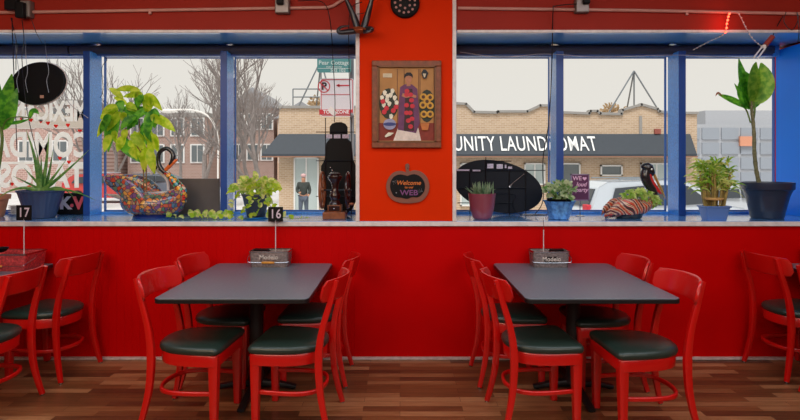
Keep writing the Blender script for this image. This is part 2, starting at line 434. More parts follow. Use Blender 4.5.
# ================================================================= CHAIRS
def sweep(pts, secs, up, n=10, mi=0, mb=None, e=.45):
    """superelliptic bar along pts; secs = (width across, depth along up)"""
    mb = mb or MB(); pts = [Vector(p) for p in pts]; ls = []
    for i, p in enumerate(pts):
        t = (pts[min(i+1, len(pts)-1)]-pts[max(i-1, 0)]).normalized()
        a = t.cross(Vector(up)).normalized(); b = a.cross(t).normalized()
        w, d = secs[i]; l = []
        for j in range(n):
            an = 2*PI*(j+.5)/n; c, s = math.cos(an), math.sin(an)
            l.append(p+a*(w/2*math.copysign(abs(c)**e, c))+b*(d/2*math.copysign(abs(s)**e, s)))
        ls.append(l)
    return mb.loops(ls, mi=mi)
def seat_outline(s=1, n=40):
    out = []
    # straight front at x=+.205, sides drawing in, round back at x=-.205
    pts = [(.205, -.16), (.205, 0), (.205, .16), (.19, .198), (.16, .206), (.05, .205), (-.06, .19), (-.14, .152), (-.188, .09), (-.205, 0),
           (-.188, -.09), (-.14, -.152), (-.06, -.19), (.05, -.205), (.16, -.206), (.19, -.198)]
    P = catmull([(a, b, 0) for a, b in pts]+[(pts[0][0], pts[0][1], 0)], 3)[:-1]
    return [(p.x*s, p.y*s) for p in P]
def make_chair(label):
    t = thing('dining_chair', label, 'chair', group=CH)
    def L(s, z, dx=0): return [(x+dx, y, z) for x, y in seat_outline(s)]
    MB().loops([L(.97, .434), L(1.03, .442), L(1.055, .455), L(1.04, .469), L(.99, .479), L(.84, .487), L(.5, .491), L(.15, .492)]).build('seat', vinyl, t, angle=70)
    MB().loops([L(.95, .366), L(.985, .370), L(1.005, .43), L(.98, .437)]).build('seat_frame', red, t, angle=50)
    legs = []
    for s in (-1, 1):
        p = [(.172, s*.168, .43), (.172, s*.168, .39), (.172, s*.170, .2), (.172, s*.172, .008)]
        l = sweep(p, [(.062, .062), (.060, .060), (.050, .050), (.040, .040)], (1, 0, 0)).build('leg', red, t, angle=50)
        MB().lathe([(.011, 0), (.013, .003), (.012, .012)], 10, (.172, s*.172, 0)).build('foot_glide', chrome, l)
        pr = catmull([(-.262, s*.200, .008), (-.238, s*.19, .10), (-.212, s*.180, .24), (-.204, s*.176, .42), (-.224, s*.172, .58), (-.270, s*.166, .74), (-.306, s*.163, .862)], 5)
        n = len(pr)
        sec = list(zip(lerp_list([.024, .028, .031, .034, .031, .030, .026], n), lerp_list([.030, .034, .040, .046, .038, .034, .026], n)))
        l = sweep(pr, sec, (1, 0, 0)).build('leg', red, t, angle=50)
        MB().lathe([(.011, 0), (.013, .003), (.012, .012)], 10, (-.262, s*.2, 0)).build('foot_glide', chrome, l)
        mb = MB()
        for z, x in ((.77, -.293), (.80, -.302), (.835, -.312)):
            mb = MB().ball((x, s*.164, z), (.004, .0055, .0055), 8)
            mb.build('screw', red, l)
    # wide curved back rail, held inside the posts
    pts = []; sec = []
    for i in range(25):
        y = -.222+.444*i/24; a = abs(y)/.222
        pts.append((-.318+.085*a**2, y, .805))
        hh = .140*(1-.10*a**2)*(1 if a < .93 else math.sqrt(max(.12, 1-((a-.93)/.07)**2*.75)))
        sec.append((.017, hh))
    pts = [(x-(.0), y, z) for x, y, z in pts]
    bk = sweep(pts, sec, (0, 0, 1), n=14, e=.3)
    bk.v = [(v[0]-(v[2]-.805)*.26, v[1], v[2]) for v in bk.v]     # the rail leans with its posts
    bk.build('backrest', red, t, angle=60)
    # bentwood hoop stretcher, open to the front
    hp = catmull([(.172, -.165, .205), (.02, -.178, .205), (-.10, -.168, .205), (-.175, -.118, .205), (-.205, 0, .205), (-.175, .118, .205), (-.10, .168, .205), (.02, .178, .205), (.172, .165, .205)], 5)
    sweep(hp, [(.020, .026)]*len(hp), (0, 0, 1)).build('stretcher', red, t, angle=60)
    return t
CH = 'red wooden dining chairs around the tables'
spots = [
 (-1.225, 3.25, -5, 'red wooden chair at the left side of table 16, nearest the camera, dark seat'),
 (-1.225, 3.80, -3, 'red wooden chair at the left side of table 16, behind another chair by the wall'),
 (-.65, 3.25, 174, 'red wooden chair at the right front corner of table 16, nearest the pillar'),
 (-.63, 3.85, 179, 'red wooden chair on the right of table 16, tucked in by the wall'),
 (.84, 3.26, 6, 'red wooden chair at the left front corner of the centre-right table, its curved back turned'),
 (.80, 3.84, 1, 'red wooden chair on the left of the centre-right table, half hidden by the wall'),
 (1.412, 3.18, 184, 'red wooden chair at the right side of the centre-right table, nearest the camera, turned outwards'),
 (1.39, 3.76, 181, 'red wooden chair at the right side of the centre-right table, nearest the wall'),
 (-2.63, 3.33, 180, 'red wooden chair cut by the left picture edge, in front of table 17'),
 (-2.59, 3.94, 172, 'red wooden chair with screws in its post, between table 17 and the bare wall'),
 (2.94, 3.95, 6, 'red wooden chair at the right picture edge, back to the bare red wall'),
 (2.94, 3.36, 0, 'red wooden chair mostly out of frame at bottom right, only a foot showing'),
]
proto = None
for x, y, h, lab in spots:
    if proto is None:
        proto = make_chair(lab); proto.location = (x, y, 0); proto.rotation_euler = (0, 0, R(h))
    else: dup(proto, (x, y, 0), R(h), lab)

# ================================================================= TABLES
def make_table(label, x):
    t = thing('dining_table', label, 'table', (x, 3.635, 0), 0, 'charcoal laminate dining tables')
    o = rrect(.905, 1.11, .04)
    MB().prism(rrect(.899, 1.104, .038), .722, .750).build('tabletop', laminate, t, bevel=.002)
    MB().prism(o, .7205, .7475).build('edge_band', edge_m, t, bevel=.004, seg=3)
    MB().lathe([(.06, .05), (.05, .08), (.047, .12), (.047, .70), (.06, .705), (.06, .712)], 20).build('pedestal', iron, t)
    MB().box((0, 0, .7165), (.5, .07, .008)).box((0, 0, .712), (.07, .7, .008)).build('mounting_plate', iron, t, bevel=.002)
    mb = MB()
    for a in range(4):
        d = Vector((math.cos(R(90*a)), math.sin(R(90*a)), 0))
        L_ = .27 if a % 2 == 0 else .36
        sweep([d*.02+Vector((0, 0, .045)), d*L_*.6+Vector((0, 0, .032)), d*L_+Vector((0, 0, .014))], [(.06, .05), (.05, .035), (.045, .022)], (0, 0, 1), mb=mb)
    for a in range(4):
        L_ = .27 if a % 2 == 0 else .36
        mb.lathe([(.016, 0), (.018, .006)], 10, (math.cos(R(90*a))*(L_-.02), math.sin(R(90*a))*(L_-.02), 0))
    mb.build('base_cross', iron, t)
    return t
tb = make_table('charcoal table with number 16 standing in the caddy at its wall end', -.98)
dup(tb, (1.18, 3.635, 0), 0, 'charcoal table right of the pillar, with a black-lettered caddy at its wall end')
dup(tb, (-3.16, 3.635, 0), 0, 'charcoal table at the left picture edge, carrying the reddish tin and number 17')
dup(tb, (3.41, 3.635, 0), 0, 'charcoal table almost entirely beyond the right picture edge')

# ---- tin caddies
def caddy(x, y, label, m, w=.30, handle='wood', txt=None, d=.15, h=.115, plate=True):
    t = thing('condiment_caddy', label, 'caddy', (x, y, .75), 0, 'tin condiment caddies at the wall end of the tables')
    def lp(s, z, e=0): return [(a*s, b*s, z) for a, b in rrect(w+e, d+e, .02)]
    MB().loops([lp(.92, 0), lp(.93, .004), lp(1, h), lp(.97, h), lp(.9, .008)], cap1=True).build('tin_body', m, t, bevel=0)
    l = [lp(1.0, h-.004, .008), lp(1.0, h+.006, .008), lp(.97, h+.006), lp(.97, h-.004)]
    l.append(l[0]); MB().loops(l, cap0=False, cap1=False).build('rim', chrome, t)
    # wire bail folded down over the front
    z0, z1 = h*.86, h*.36
    pts = catmull([(-w/2, 0, z0), (-w/2-.012, -.04, z0*.8), (-w/2-.006, -d/2-.012, z1*1.2), (-w/2+.02, -d/2-.02, z1), (0, -d/2-.022, z1*.95), (w/2-.02, -d/2-.02, z1), (w/2+.006, -d/2-.012, z1*1.2), (w/2+.012, -.04, z0*.8), (w/2, 0, z0)], 4)
    hd = MB().tube(pts, .0024, 6).build('wire_handle', chrome, t)
    if handle: MB().lathe([(.004, -.05), (.0085, -.045), (.0095, 0), (.0085, .045), (.004, .05)], 10, (0, -d/2-.022, z1*.95), axis='x').build('grip', wood_y if handle == 'wood' else black, hd)
    if txt:
        if plate: MB().box((0, -d/2-.002, h*.52), (w*.36, .004, h*.40)).build('name_plate', mat('dark_name_plate', (40, 30, 32), .5), t, bevel=.003)
        text('lettering', txt, h*.40, mat('pale_lettering', (200, 190, 185), .5), t, (0, -d/2-.0045, h*(.55 if plate else .66)), .001, bold=.001)
    # bottles and napkins inside
    return t
c16 = caddy(-.99, 4.095, 'small tin caddy with yellow wooden grip on table 16', galv, .30, 'wood', 'Modelo', plate=False)
c18 = caddy(1.14, 4.085, 'small tin caddy with dark name plate on the table right of the pillar', galv, .28, None, 'Modelo')
c17 = caddy(-2.92, 3.99, 'larger reddish tin caddy with a yellow grip beside number 17', galv_red, .40, 'wood', None, .25, .12)
c19 = caddy(3.27, 4.08, 'dark tin caddy at the right picture edge, above the chair back', mat('dark_tin', (70, 40, 38), .4, metal=.5, vary=.3), .30, None, None)
nap = mat('white_napkin_paper', (225, 220, 215), .9)
def filler(x, y, lab, cat, name, mbm, m, z=.76):
    o = mbm.build(name, m); o.location = (x, y, z); tag(o, lab, cat); return o
filler(-1.065, 4.095, 'flat stack of dark packets inside the caddy of table 16', 'packets', 'sauce_packets', MB().box((0, 0, .053), (.12, .08, .104)).box((.0, 0, .112), (.11, .07, .008), Euler((0, .05, 0))), black)
filler(1.20, 4.085, 'dark packets filling the caddy on the table right of the pillar', 'packets', 'sauce_packets', MB().box((0, 0, .053), (.10, .08, .104)).box((.0, 0, .112), (.09, .07, .008), Euler((0, -.05, 0))), black)
filler(-2.97, 3.95, 'flat black dish lying on top of the reddish tin by number 17', 'dish', 'black_dish', MB().lathe([(.03, 0), (.045, .006), (.06, .03), (.062, .032), (.055, .03), (.04, .01)], 20), black, .877)

def number_stand(x, y, z0, ztop, num, lab, w=.115):
    t = thing('table_number_stand', lab, 'table number', (x, y, z0), 0)
    H = ztop-z0
    MB().tube([(0, 0, .006), (0, 0, H-.1)], .0036, 6).build('wire_stem', mat('pale_wire', (205, 200, 205), .4), t)
    MB().lathe([(.03, 0), (.03, .004), (.012, .008)], 14).build('weight', chrome, t)
    if num:
        c = MB().box((0, 0, H-.055), (w, .006, w)).build('number_card', black, t, bevel=.001)
        text('numeral', num, w*.86, mat('pale_lilac_numeral', (205, 190, 205), .5), c, (0, -.0035, H-.055), .001, sx=.85, bold=.001, spacing=1.1)
    else:
        MB().tube(catmull([(0, 0, H-.1), (0, 0, H-.02), (.012, 0, H), (.02, 0, H-.02), (.008, 0, H-.03)], 4), .002, 6).build('clip', chrome, t)
    return t
number_stand(-.965, 4.135, .76, 1.195, '16', 'black card numbered 16 on a wire above the tin caddy')
number_stand(-2.85, 4.04, .76, 1.215, '17', 'black card numbered 17 on a wire at the left picture edge')
number_stand(1.112, 4.13, .76, 1.12, None, 'bare wire card holder without a card, rising to the right window sill')
# ================================================================= ON THE SILL
def sill(px, D): return Vector(((px-400)*D/F, D, SILL))
def loc3(t, px, py, D):
    """a point read from the photo at depth D, in the thing's own coordinates (things here are unrotated)"""
    return W(px, py, D)-Vector(t.location)
def cluster(mb, c, r, n, ln, w, droop=.5, prof='ell', rnd=None, outward=.8, fold=.2):
    rnd = rnd or random
    for _ in range(n):
        d = Vector((rnd.gauss(0, 1), rnd.gauss(0, 1), rnd.gauss(0, .8))).normalized()
        k = rnd.random()**.5
        b = Vector(c)+Vector((d.x*r[0]*k, d.y*r[1]*k, d.z*r[2]*k))
        l = ln*rnd.uniform(.65, 1.2)
        o = (d*outward+Vector((rnd.uniform(-.5, .5), rnd.uniform(-.5, .5), rnd.uniform(-.1, .6)))).normalized()
        m = b+o*l*.5+Vector((0, 0, l*.12)); e = b+o*l+Vector((0, 0, -l*droop*rnd.uniform(.3, 1)))
        mb.blade(b, m, e, w*rnd.uniform(.7, 1.15), prof, (rnd.uniform(-.6, .6), -1, rnd.uniform(-.2, .9)), 5, fold)
def pot(t, h, r0, r1, m, rim=.012, n=32, fn=None, name='pot', th=.006, z0=0):
    MB().lathe([(r0*.9, z0), (r0, z0+.004), (r1*.98, z0+h-rim*1.6), (r1*1.0, z0+h-rim*1.5), (r1+rim*.4, z0+h-rim), (r1+rim*.4, z0+h), (r1-th, z0+h), (r1-th*1.5, z0+h-.02), (r0*.9, z0+.01)], n, fn=fn).build(name, m, t, angle=50)
    MB().lathe([(.001, 0), (r1-th*1.6, 0)], n, (0, 0, z0+h-.022), cap0=False).build('potting_soil', soil, t)

# --- terracotta pot at far left with a tall broad-leaved plant
t = thing('potted_dieffenbachia', 'broad-leaved plant in a stacked terracotta pot at the left picture edge', 'potted plant', sill(-13, 4.5))
terra = mat('terracotta', (205, 130, 95), .8, vary=.15)
MB().lathe([(.11, 0), (.12, .01), (.15, .15), (.165, .152), (.168, .19), (.155, .192), (.15, .17), (.1, .02)], 28).build('pot', terra, t, angle=40)
for z in (.05, .09, .13): pass
MB().lathe([(.001, 0), (.15, 0)], 24, (0, 0, .165), cap0=False).build('potting_soil', soil, t)
st = [loc3(t, -6, 192, 4.5), loc3(t, 0, 160, 4.5), loc3(t, 2, 135, 4.48), loc3(t, -4, 115, 4.5)]
MB().tube(catmull(st, 5), .012, 8).tube(catmull([loc3(t, 1, 140, 4.5), loc3(t, 5, 122, 4.46), loc3(t, 16, 117, 4.43), loc3(t, 31, 118, 4.42)], 5), .005, 6).build('stem', stem_g, t)
mb = MB()
mb.blade(loc3(t, -3, 132, 4.5), loc3(t, 6, 110, 4.45), loc3(t, 12, 74, 4.42), .13, 'ell', (.3, -1, 0), 10)
mb.blade(loc3(t, 1, 130, 4.5), loc3(t, 10, 118, 4.42), loc3(t, 17, 88, 4.45), .10, 'ell', (.5, -1, 0), 10)
mb.blade(loc3(t, -4, 130, 4.5), loc3(t, -20, 100, 4.4), loc3(t, -34, 80, 4.42), .14, 'ell', (0, -1, .2), 10)
mb.blade(loc3(t, -4, 128, 4.5), loc3(t, -2, 100, 4.5), loc3(t, -10, 62, 4.55), .14, 'ell', (0, -1, .2), 10)
mb.blade(loc3(t, 5, 123, 4.46), loc3(t, 18, 124, 4.42), loc3(t, 30, 119, 4.42), .035, 'ell', (0, -1, .4), 8)
mb.blade(loc3(t, 30, 119, 4.42), loc3(t, 32, 106, 4.42), loc3(t, 39, 114, 4.42), .055, 'ell', (0, -1, .4), 8)
mb.build('leaves', leaf_d, t)
# --- stack of white saucers beside it
t = thing('saucer_stack', 'stack of white saucers on the sill behind number 17', 'saucers', sill(20, 4.72))
for k in range(5):
    MB().lathe([(.055, 0), (.06, .004), (.085, .014), (.086, .017), (.06, .009), (.001, .007)], 24, (0, 0, k*.017), cap1=False).build('saucer', white_p, t)

# --- aloe
t = thing('aloe_plant', 'spiky aloe in a fluted dark blue bowl pot in the left window', 'potted plant', sill(41, 4.47))
navy = mat('navy_glazed_plastic', (52, 68, 104), .35, coat=.2)
pot(t, .232, .105, .170, navy, n=96, fn=lambda a, z: 1+.012*math.cos(24*a))
rnd = random.Random(3)
b0 = loc3(t, 42, 192, 4.47); b0.z = .212
mb = MB()
for tx, ty, cx_, cy_, w, dd in ((26, 130, 38, 160, .034, -.05), (49, 134, 47, 165, .032, 0), (89, 150, 58, 180, .03, -.08), (66, 160, 52, 180, .028, .04), (41, 155, 42, 180, .034, -.03), (24, 168, 35, 180, .026, .05),
                          (-2, 198, 20, 181, .03, -.12), (95, 200, 62, 183, .026, -.12), (75, 199, 60, 180, .022, .10), (53, 150, 50, 172, .026, .08), (36, 148, 40, 170, .026, .09), (13, 176, 30, 184, .022, .1)):
    bb = b0+Vector((rnd.uniform(-.03, .03), rnd.uniform(-.03, .03)+dd*.2, 0))
    mid = loc3(t, cx_, cy_, 4.47+dd*.6); e = loc3(t, tx, ty, 4.47+dd)
    pts = [bb*(1-u)**2+mid*2*u*(1-u)+e*u*u for u in [i/10 for i in range(11)]]
    w *= 1.25; sweep(pts, [(w*(1-.93*(i/10)**1.3), w*.38*(1-.9*(i/10))) for i in range(11)], (.3, -1, .1), n=8, e=.9, mb=mb)
mb.build('leaves', leafmat('aloe_leaf', (70, 135, 60), (130, 175, 90), .25), t)

# --- hanging oval panel, back of a sign
t = thing('oval_hanging_sign', 'black oval sign back hanging on wires in the left window', 'hanging sign', W(38.5, 83.5, 4.56))
MB().prism(ellipse(.232, .178, 48, R(14)), -.018, .018, 'xz').build('panel', black, t, bevel=.006)
MB().prism(ellipse(.239, .185, 48, R(14)), .014, .026, 'xz').build('rim', trimm, t, bevel=.003)
MB().box((.042, -.0195, -.115), (.03, .003, .025)).build('sticker', cream, t)
for x0, x1 in ((-.165, -.20), (-.09, -.10), (.09, .05)):
    MB().tube(catmull([(x1, -.02, .55), (x0*.8+x1*.2, -.024, .25), (x0+.012, -.022, .1), (x0-.004, -.024, .02), (x0+.012, -.022, -.08)], 6), .0022, 5).build('hanging_wire', mat('silver_wire', (150, 155, 165), .35, metal=.6), t)

# --- small black box sign
t = thing('small_box_sign', 'small black box sign with pink and white letters beside the aloe pot', 'sign', sill(73, 4.74))
MB().prism(rrect(.27, .19, .02, cy=.097), -.02, .02, 'xz').build('housing', black, t, bevel=.003)
pkm = mat('pink_tube', (226, 96, 110), .4); whm = mat('white_tube', (215, 210, 225), .4)
text('lettering', 'V', .15, pkm, t, (.065, -.021, .10), .006, mirror=True, bold=.006)
text('lettering', 'K', .15, whm, t, (-.055, -.021, .10), .006, bold=.006)
text('lettering', '.', .15, pkm, t, (.004, -.021, .12), .006, bold=.006)

# --- lettering painted on the glass, read from outside
t = thing('window_lettering', 'mirrored white and red shop lettering painted on the leftmost pane', 'lettering', (-3.36, YG-.014, SILL))
wl = mat('white_window_paint', (252, 248, 240), .6, trans=.9); rl = mat('red_window_paint', (240, 50, 30), .6, trans=.6)
for body, px, py, size, bw in (('MEXICANA', 44, 112, .25, .62), ('COMIDA', 42, 146, .31, .72), ('TACOS', 42, 177, .29, .82)):
    p = W(px, py, YG-.014)-Vector(t.location)
    if body == 'none': text('lettering', body, size, rl, t, (p.x-.008, .003, p.z-.009), .001, sx=bw, bold=.001, mirror=True)
    text('lettering', body, size, wl, t, (p.x, -.003, p.z), .001, sx=bw, bold=.010, mirror=True)
p = W(42, 163, YG-.014)-Vector(t.location)
MB().box((p.x, 0, p.z), (.75, .002, .022)).build('painted_line', wl, t)
for px, py in ((22, 119), (31, 120), (41, 121), (48, 123), (56, 126), (68, 125), (80, 131), (60, 158), (69, 162), (12, 184), (29, 187)):
    p = W(px, py, YG-.014)-Vector(t.location)
    MB().prism([(p.x, p.z-.022), (p.x+.02, p.z+.004), (p.x+.01, p.z+.016), (p.x, p.z+.008), (p.x-.01, p.z+.016), (p.x-.02, p.z+.004)], -.002, 0, 'xz').build('painted_heart', rl, t)

# --- swan planter
tala = voronoi_mat('talavera_flower_glaze', [(186, 70, 50), (216, 130, 60), (90, 120, 150), (170, 140, 110), (120, 80, 130), (205, 90, 60), (100, 130, 100), (160, 120, 96), (215, 160, 80)], 34, line=.07, dark=(70,60,70))
tala2 = voronoi_mat('talavera_neck_glaze', [(236, 110, 50), (60, 160, 180), (240, 220, 190), (220, 60, 50), (80, 170, 110), (240, 170, 60)], 36)
t = thing('swan_planter', 'colourful painted ceramic swan planter with black looped neck', 'planter', sill(147, 4.5))
def S(x, y, d=0): return loc3(t, 95+x/4.943, 140+y/4.943, 4.5)+Vector((0, d, 0))
def bodyloft(secs, n=22, mb=None):
    mb = mb or MB(); ls = []
    for c, ry, rz in secs:
        ls.append([(c.x, c.y+ry*math.cos(2*PI*j/n), c.z+rz*math.sin(2*PI*j/n)) for j in range(n)])
    return mb.loops(ls)
zz = .00171
bs = [(140, 292, 20, 18), (155, 300, 60, 48), (190, 306, 92, 62), (240, 312, 112, 66), (300, 316, 112, 62), (350, 314, 100, 60), (400, 305, 76, 66), (432, 292, 45, 52), (446, 286, 12, 18)]
bodyloft([(S(x, y), ry*zz, rz*zz) for x, y, ry, rz in bs]).build('body', tala, t, angle=80)
bl_g = mat('cobalt_glaze', (20, 40, 110), .2, coat=.5)
MB().lathe([(.13, 0), (.135, .012), (.12, .03), (.10, .05)], 28, (S(290, 0).x, 0, 0), fn=lambda a, z: 1+.25*abs(math.cos(a))).build('base', bl_g, t)
# raised wings, one each side, sweeping back and up
for s in (-1, 1):
    w = [(80, 188, 10, 12), (95, 196, 17, 26), (140, 212, 20, 42), (190, 235, 22, 58), (240, 262, 22, 62), (280, 285, 18, 42), (300, 296, 8, 12)]
    bodyloft([(S(x, y, s*(.10+.0003*(x-80))), ry*zz, rz*zz) for x, y, ry, rz in w]).build('wing', tala, t, angle=80)
bodyloft([(S(50, 268), .004, .004), (S(95, 276), .03, .014), (S(140, 286), .04, .024), (S(170, 296), .045, .034)]).build('tail', mat('grey_white_glaze', (190, 185, 180), .3, vary=.3, vscale=30), t)
nk = catmull([S(420, 300), S(428, 255), S(402, 215), S(375, 185), S(352, 160)], 5)
MB().tube(nk, lerp_list([.055, .045, .034, .028, .022], len(nk)), 16).build('neck', tala2, t, angle=80)
nb = catmull([S(356, 166), S(330, 145), S(314, 110), S(318, 65), S(350, 42), (S(382, 62)), S(384, 100), S(368, 130)], 6)
MB().tube(nb, lerp_list([.019, .019, .018, .018, .018, .019, .022, .016], len(nb)), 12).build('looped_neck', mat('black_glaze', (30, 32, 36), .25, coat=.5), t, angle=80)
bodyloft([(S(408, 98), .008, .01), (S(390, 108), .018, .022), (S(366, 130), .017, .026), (S(345, 150), .012, .020), (S(334, 168), .003, .006)]).build('beak', mat('orange_glaze', (232, 112, 50), .3, coat=.4), t, angle=80)
# white and black scroll behind the neck
MB().tube(catmull([S(262, 170, .05), S(285, 150, .05), S(320, 172, .05), S(345, 205, .05), S(350, 250, .05)], 5), .012, 8).build('scroll', mat('white_glaze', (220, 220, 225), .3), t)
MB().tube(catmull([S(275, 165, .06), S(295, 128, .06), S(310, 160, .06), S(330, 160, .06)], 5), .010, 8).build('scroll', black, t)
MB().lathe([(.001, 0), (.09, 0)], 20, (S(225, 0).x, 0, S(0, 252).z), cap0=False).build('potting_soil', soil, t)
# --- plant growing in the swan
t = thing('broadleaf_plant', 'leafy yellow-green plant growing out of the swan planter', 'plant', sill(138, 4.5)+Vector((0, 0, .18)))
def Z3(x, y, d=0): return loc3(t, 95+x/4.2, 80+y/4.2, 4.5+d)
MB().tube(catmull([Z3(205, 462), Z3(202, 330), Z3(190, 220), Z3(180, 120)], 6), .0055, 7).tube(catmull([Z3(216, 462), Z3(216, 320), Z3(230, 220), Z3(232, 120, .03)], 6), .0055, 7).tube(catmull([Z3(205, 320), Z3(170, 270), Z3(130, 210), Z3(100, 120, -.03)], 6), .004, 6).build('stem', stem_b, t)
dark = [(200, 55, 178, 112, 30), (90, 120, 62, 270, 58), (230, 118, 120, 155, 28), (238, 120, 160, 172, 30), (240, 125, 225, 225, 42), (95, 260, 172, 330, 34), (200, 180, 218, 262, 30), (110, 85, 112, 130, 26), (120, 160, 160, 190, 34), (70, 165, 30, 215, 34), (190, 120, 120, 130, 24), (175, 150, 120, 200, 34)]
lite = [(192, 44, 103, 44, 24), (120, 82, 70, 44, 24), (195, 55, 145, 72, 24), (214, 58, 270, 116, 32), (100, 116, 36, 156, 32), (98, 122, 25, 218, 36), (255, 158, 322, 206, 34), (240, 150, 310, 190, 30), (130, 105, 168, 122, 24), (150, 228, 205, 285, 36), (245, 225, 262, 290, 32), (228, 288, 246, 375, 34), (215, 282, 208, 372, 32), (150, 285, 172, 325, 30), (165, 215, 195, 300, 34), (70, 230, 45, 290, 30), (130, 240, 100, 290, 34), (215, 200, 240, 260, 30), (235, 60, 215, 120, 34), (90, 150, 60, 190, 34)]
rnd = random.Random(5)
for nm, lst, m in (('leaves', dark, leaf_d), ('young_leaves', lite, leaf_y)):
    mb = MB()
    for x0, y0, x1, y1, w in lst:
        d = rnd.uniform(-.09, .09); e = rnd.uniform(-.04, .04)
        a = Z3(x0, y0, d); b = Z3(x1, y1, d+e); b = a+(b-a)*1.22; m_ = (a+b)/2+Vector((0, -.02, .03))
        mb.blade(a, m_, b, w*.00201*1.15, 'ell', (rnd.uniform(-.3, .3), -1, rnd.uniform(-.1, .4)), 8, .25)
    for x0, y0, x1, y1, w in lst:
        d = rnd.uniform(-.12, .12); jx, jy = rnd.uniform(-28, 28), rnd.uniform(-18, 30)
        a = Z3(x0*.8+35+jx, y0*.85+20+jy, d); b = Z3(x1*.8+35+jx+rnd.uniform(-20, 20), y1*.85+20+jy, d+.03)
        mb.blade(a, (a+b)/2+Vector((0, -.02, .025)), b, w*.00201*1.0, 'ell', (rnd.uniform(-.3, .3), -1, .2), 8, .25)
    mb.build(nm, m, t)

# --- dark board leaning behind the swan
t = MB().box((0, 0, .16), (.46, .018, .32)).build('dark_board', mat('brown_grey_board', (92, 84, 80), .6, vary=.1), None, bevel=.003)
t.location = sill(196, 4.80)+Vector((0, -.035, .001)); t.rotation_euler = (R(3), 0, 0)
tag(t, 'plain brown-grey board standing behind the swan planter against the glass', 'board')

# --- trailing golden pothos on the sill between swan and dark pot, part of the pothos plant
t = thing('pothos_plant', 'golden pothos spilling from a dark pot, left of number 16', 'potted plant', sill(256, 4.42))
MB().lathe([(.085, 0), (.10, .003), (.105, .014), (.095, .014), (.09, .006)], 28).build('saucer', mat('bright_blue_saucer', (30, 130, 205), .35), t)
pot(t, .195, .072, .112, mat('grey_plastic_pot', (72, 76, 94), .4), z0=.008)
rnd = random.Random(11)
mb = MB(); mb2 = MB(); mb3 = MB()
cluster(mb, (0, 0, .27), (.17, .11, .065), 85, .075, .048, .4, 'heart', rnd)
cluster(mb2, (.0, .0, .25), (.20, .10, .05), 40, .07, .045, .5, 'heart', rnd)
trails = [[(.11, -.02, .2), (.15, -.06, .15), (.155, -.08, .06), (.13, -.10, .01)], [(-.11, 0, .2), (-.17, -.03, .16), (-.18, -.04, .06), (-.20, -.08, .012), (-.30, -.10, .012), (-.42, -.06, .014), (-.60, -.10, .016), (-.72, -.07, .02)],
          [(.08, -.08, .2), (.12, -.14, .14), (.17, -.15, .1), (.21, -.13, .05)], [(.02, -.11, .2), (-.03, -.135, .12), (-.09, -.13, .06)], [(-.02, -.12, .2), (.06, -.13, .12), (.03, -.14, .03), (-.08, -.15, .012)],
          [(.13, -.12, .012), (.22, -.1, .02), (.34, -.14, .012), (.46, -.1, .014)]]
for tr in trails:
    P = catmull(tr, 8); mb3.tube(P, .0022, 5)
    for k, p in enumerate(P):
        if k % 3 == 1:
            q = Vector((rnd.uniform(-1, 1), rnd.uniform(-1, .2), rnd.uniform(.0, .8))).normalized()*.05
            (mb if rnd.random() < .5 else mb2).blade(p, p+q*.6+Vector((0, 0, .01)), p+q+Vector((0, 0, -.003 if p.z > .05 else .005)), .042, 'heart', (0, -1, .7), 5)
for px in (192, 199, 205, 211, 217, 224, 229):
    p = sill(px, 4.38)-Vector(t.location)+Vector((0, rnd.uniform(-.04, .04), .014))
    for _ in range(2):
        q = Vector((rnd.uniform(-1, 1), rnd.uniform(-.5, .3), rnd.uniform(.15, .8))).normalized()*.07
        mb.blade(p, p+q*.6+Vector((0, 0, .02)), p+q+Vector((0, 0, .0)), .052, 'heart', (0, -1, .6), 5)
mb.build('leaves', leaf_v, t); mb2.build('green_leaves', leaf_y, t); mb3.build('vine', stem_g, t)

# --- back of a tall neon sign shaped like a bottle, on a rod frame
t = thing('bottle_shaped_sign', 'tall black sign back narrowing to a head, standing behind the coffee grinder', 'sign', sill(338.5, 4.74))
def B(x, y): 
    p = loc3(t, 305+x/3.82, 115+y/3.82, 4.74); return (p.x, p.z)
out = [B(95, 45), B(105, 33), B(120, 28), B(140, 28), B(155, 34), B(163, 46), B(163, 92), B(178, 104), B(184, 170), B(193, 190), B(194, 330), B(180, 362), B(160, 374), B(95, 374), B(74, 362), B(62, 330), B(62, 195), B(76, 172), B(82, 108), B(95, 92)]
MB().prism(out[::-1], -.02, .012, 'xz').build('panel', black, t, bevel=.004)
for x in (80, 178): MB().tube([(B(x, 12)[0], -.028, B(x, 12)[1]), (B(x, 12)[0], -.028, .003)], .004, 6).build('frame_rod', black_sat, t)
for y in (66, 175, 310): MB().tube([(B(44, y)[0], -.032, B(44, y)[1]), (B(205, y)[0], -.032, B(205, y)[1])], .004, 6).build('frame_rod', black_sat, t)
for x in (92, 124, 156):
    MB().box((B(x, 82)[0], -.0225, B(x, 82)[1]), (.058, .004, .035)).build('rating_label', mat('label_paper', (200, 195, 215), .6, vary=.3, vscale=80), t)
for x, y in ((98, 200), (100, 292), (105, 212)): MB().ball((B(x, y)[0], -.022, B(x, y)[1]), (.008, .004, .006), 8).build('clip', chrome, t)

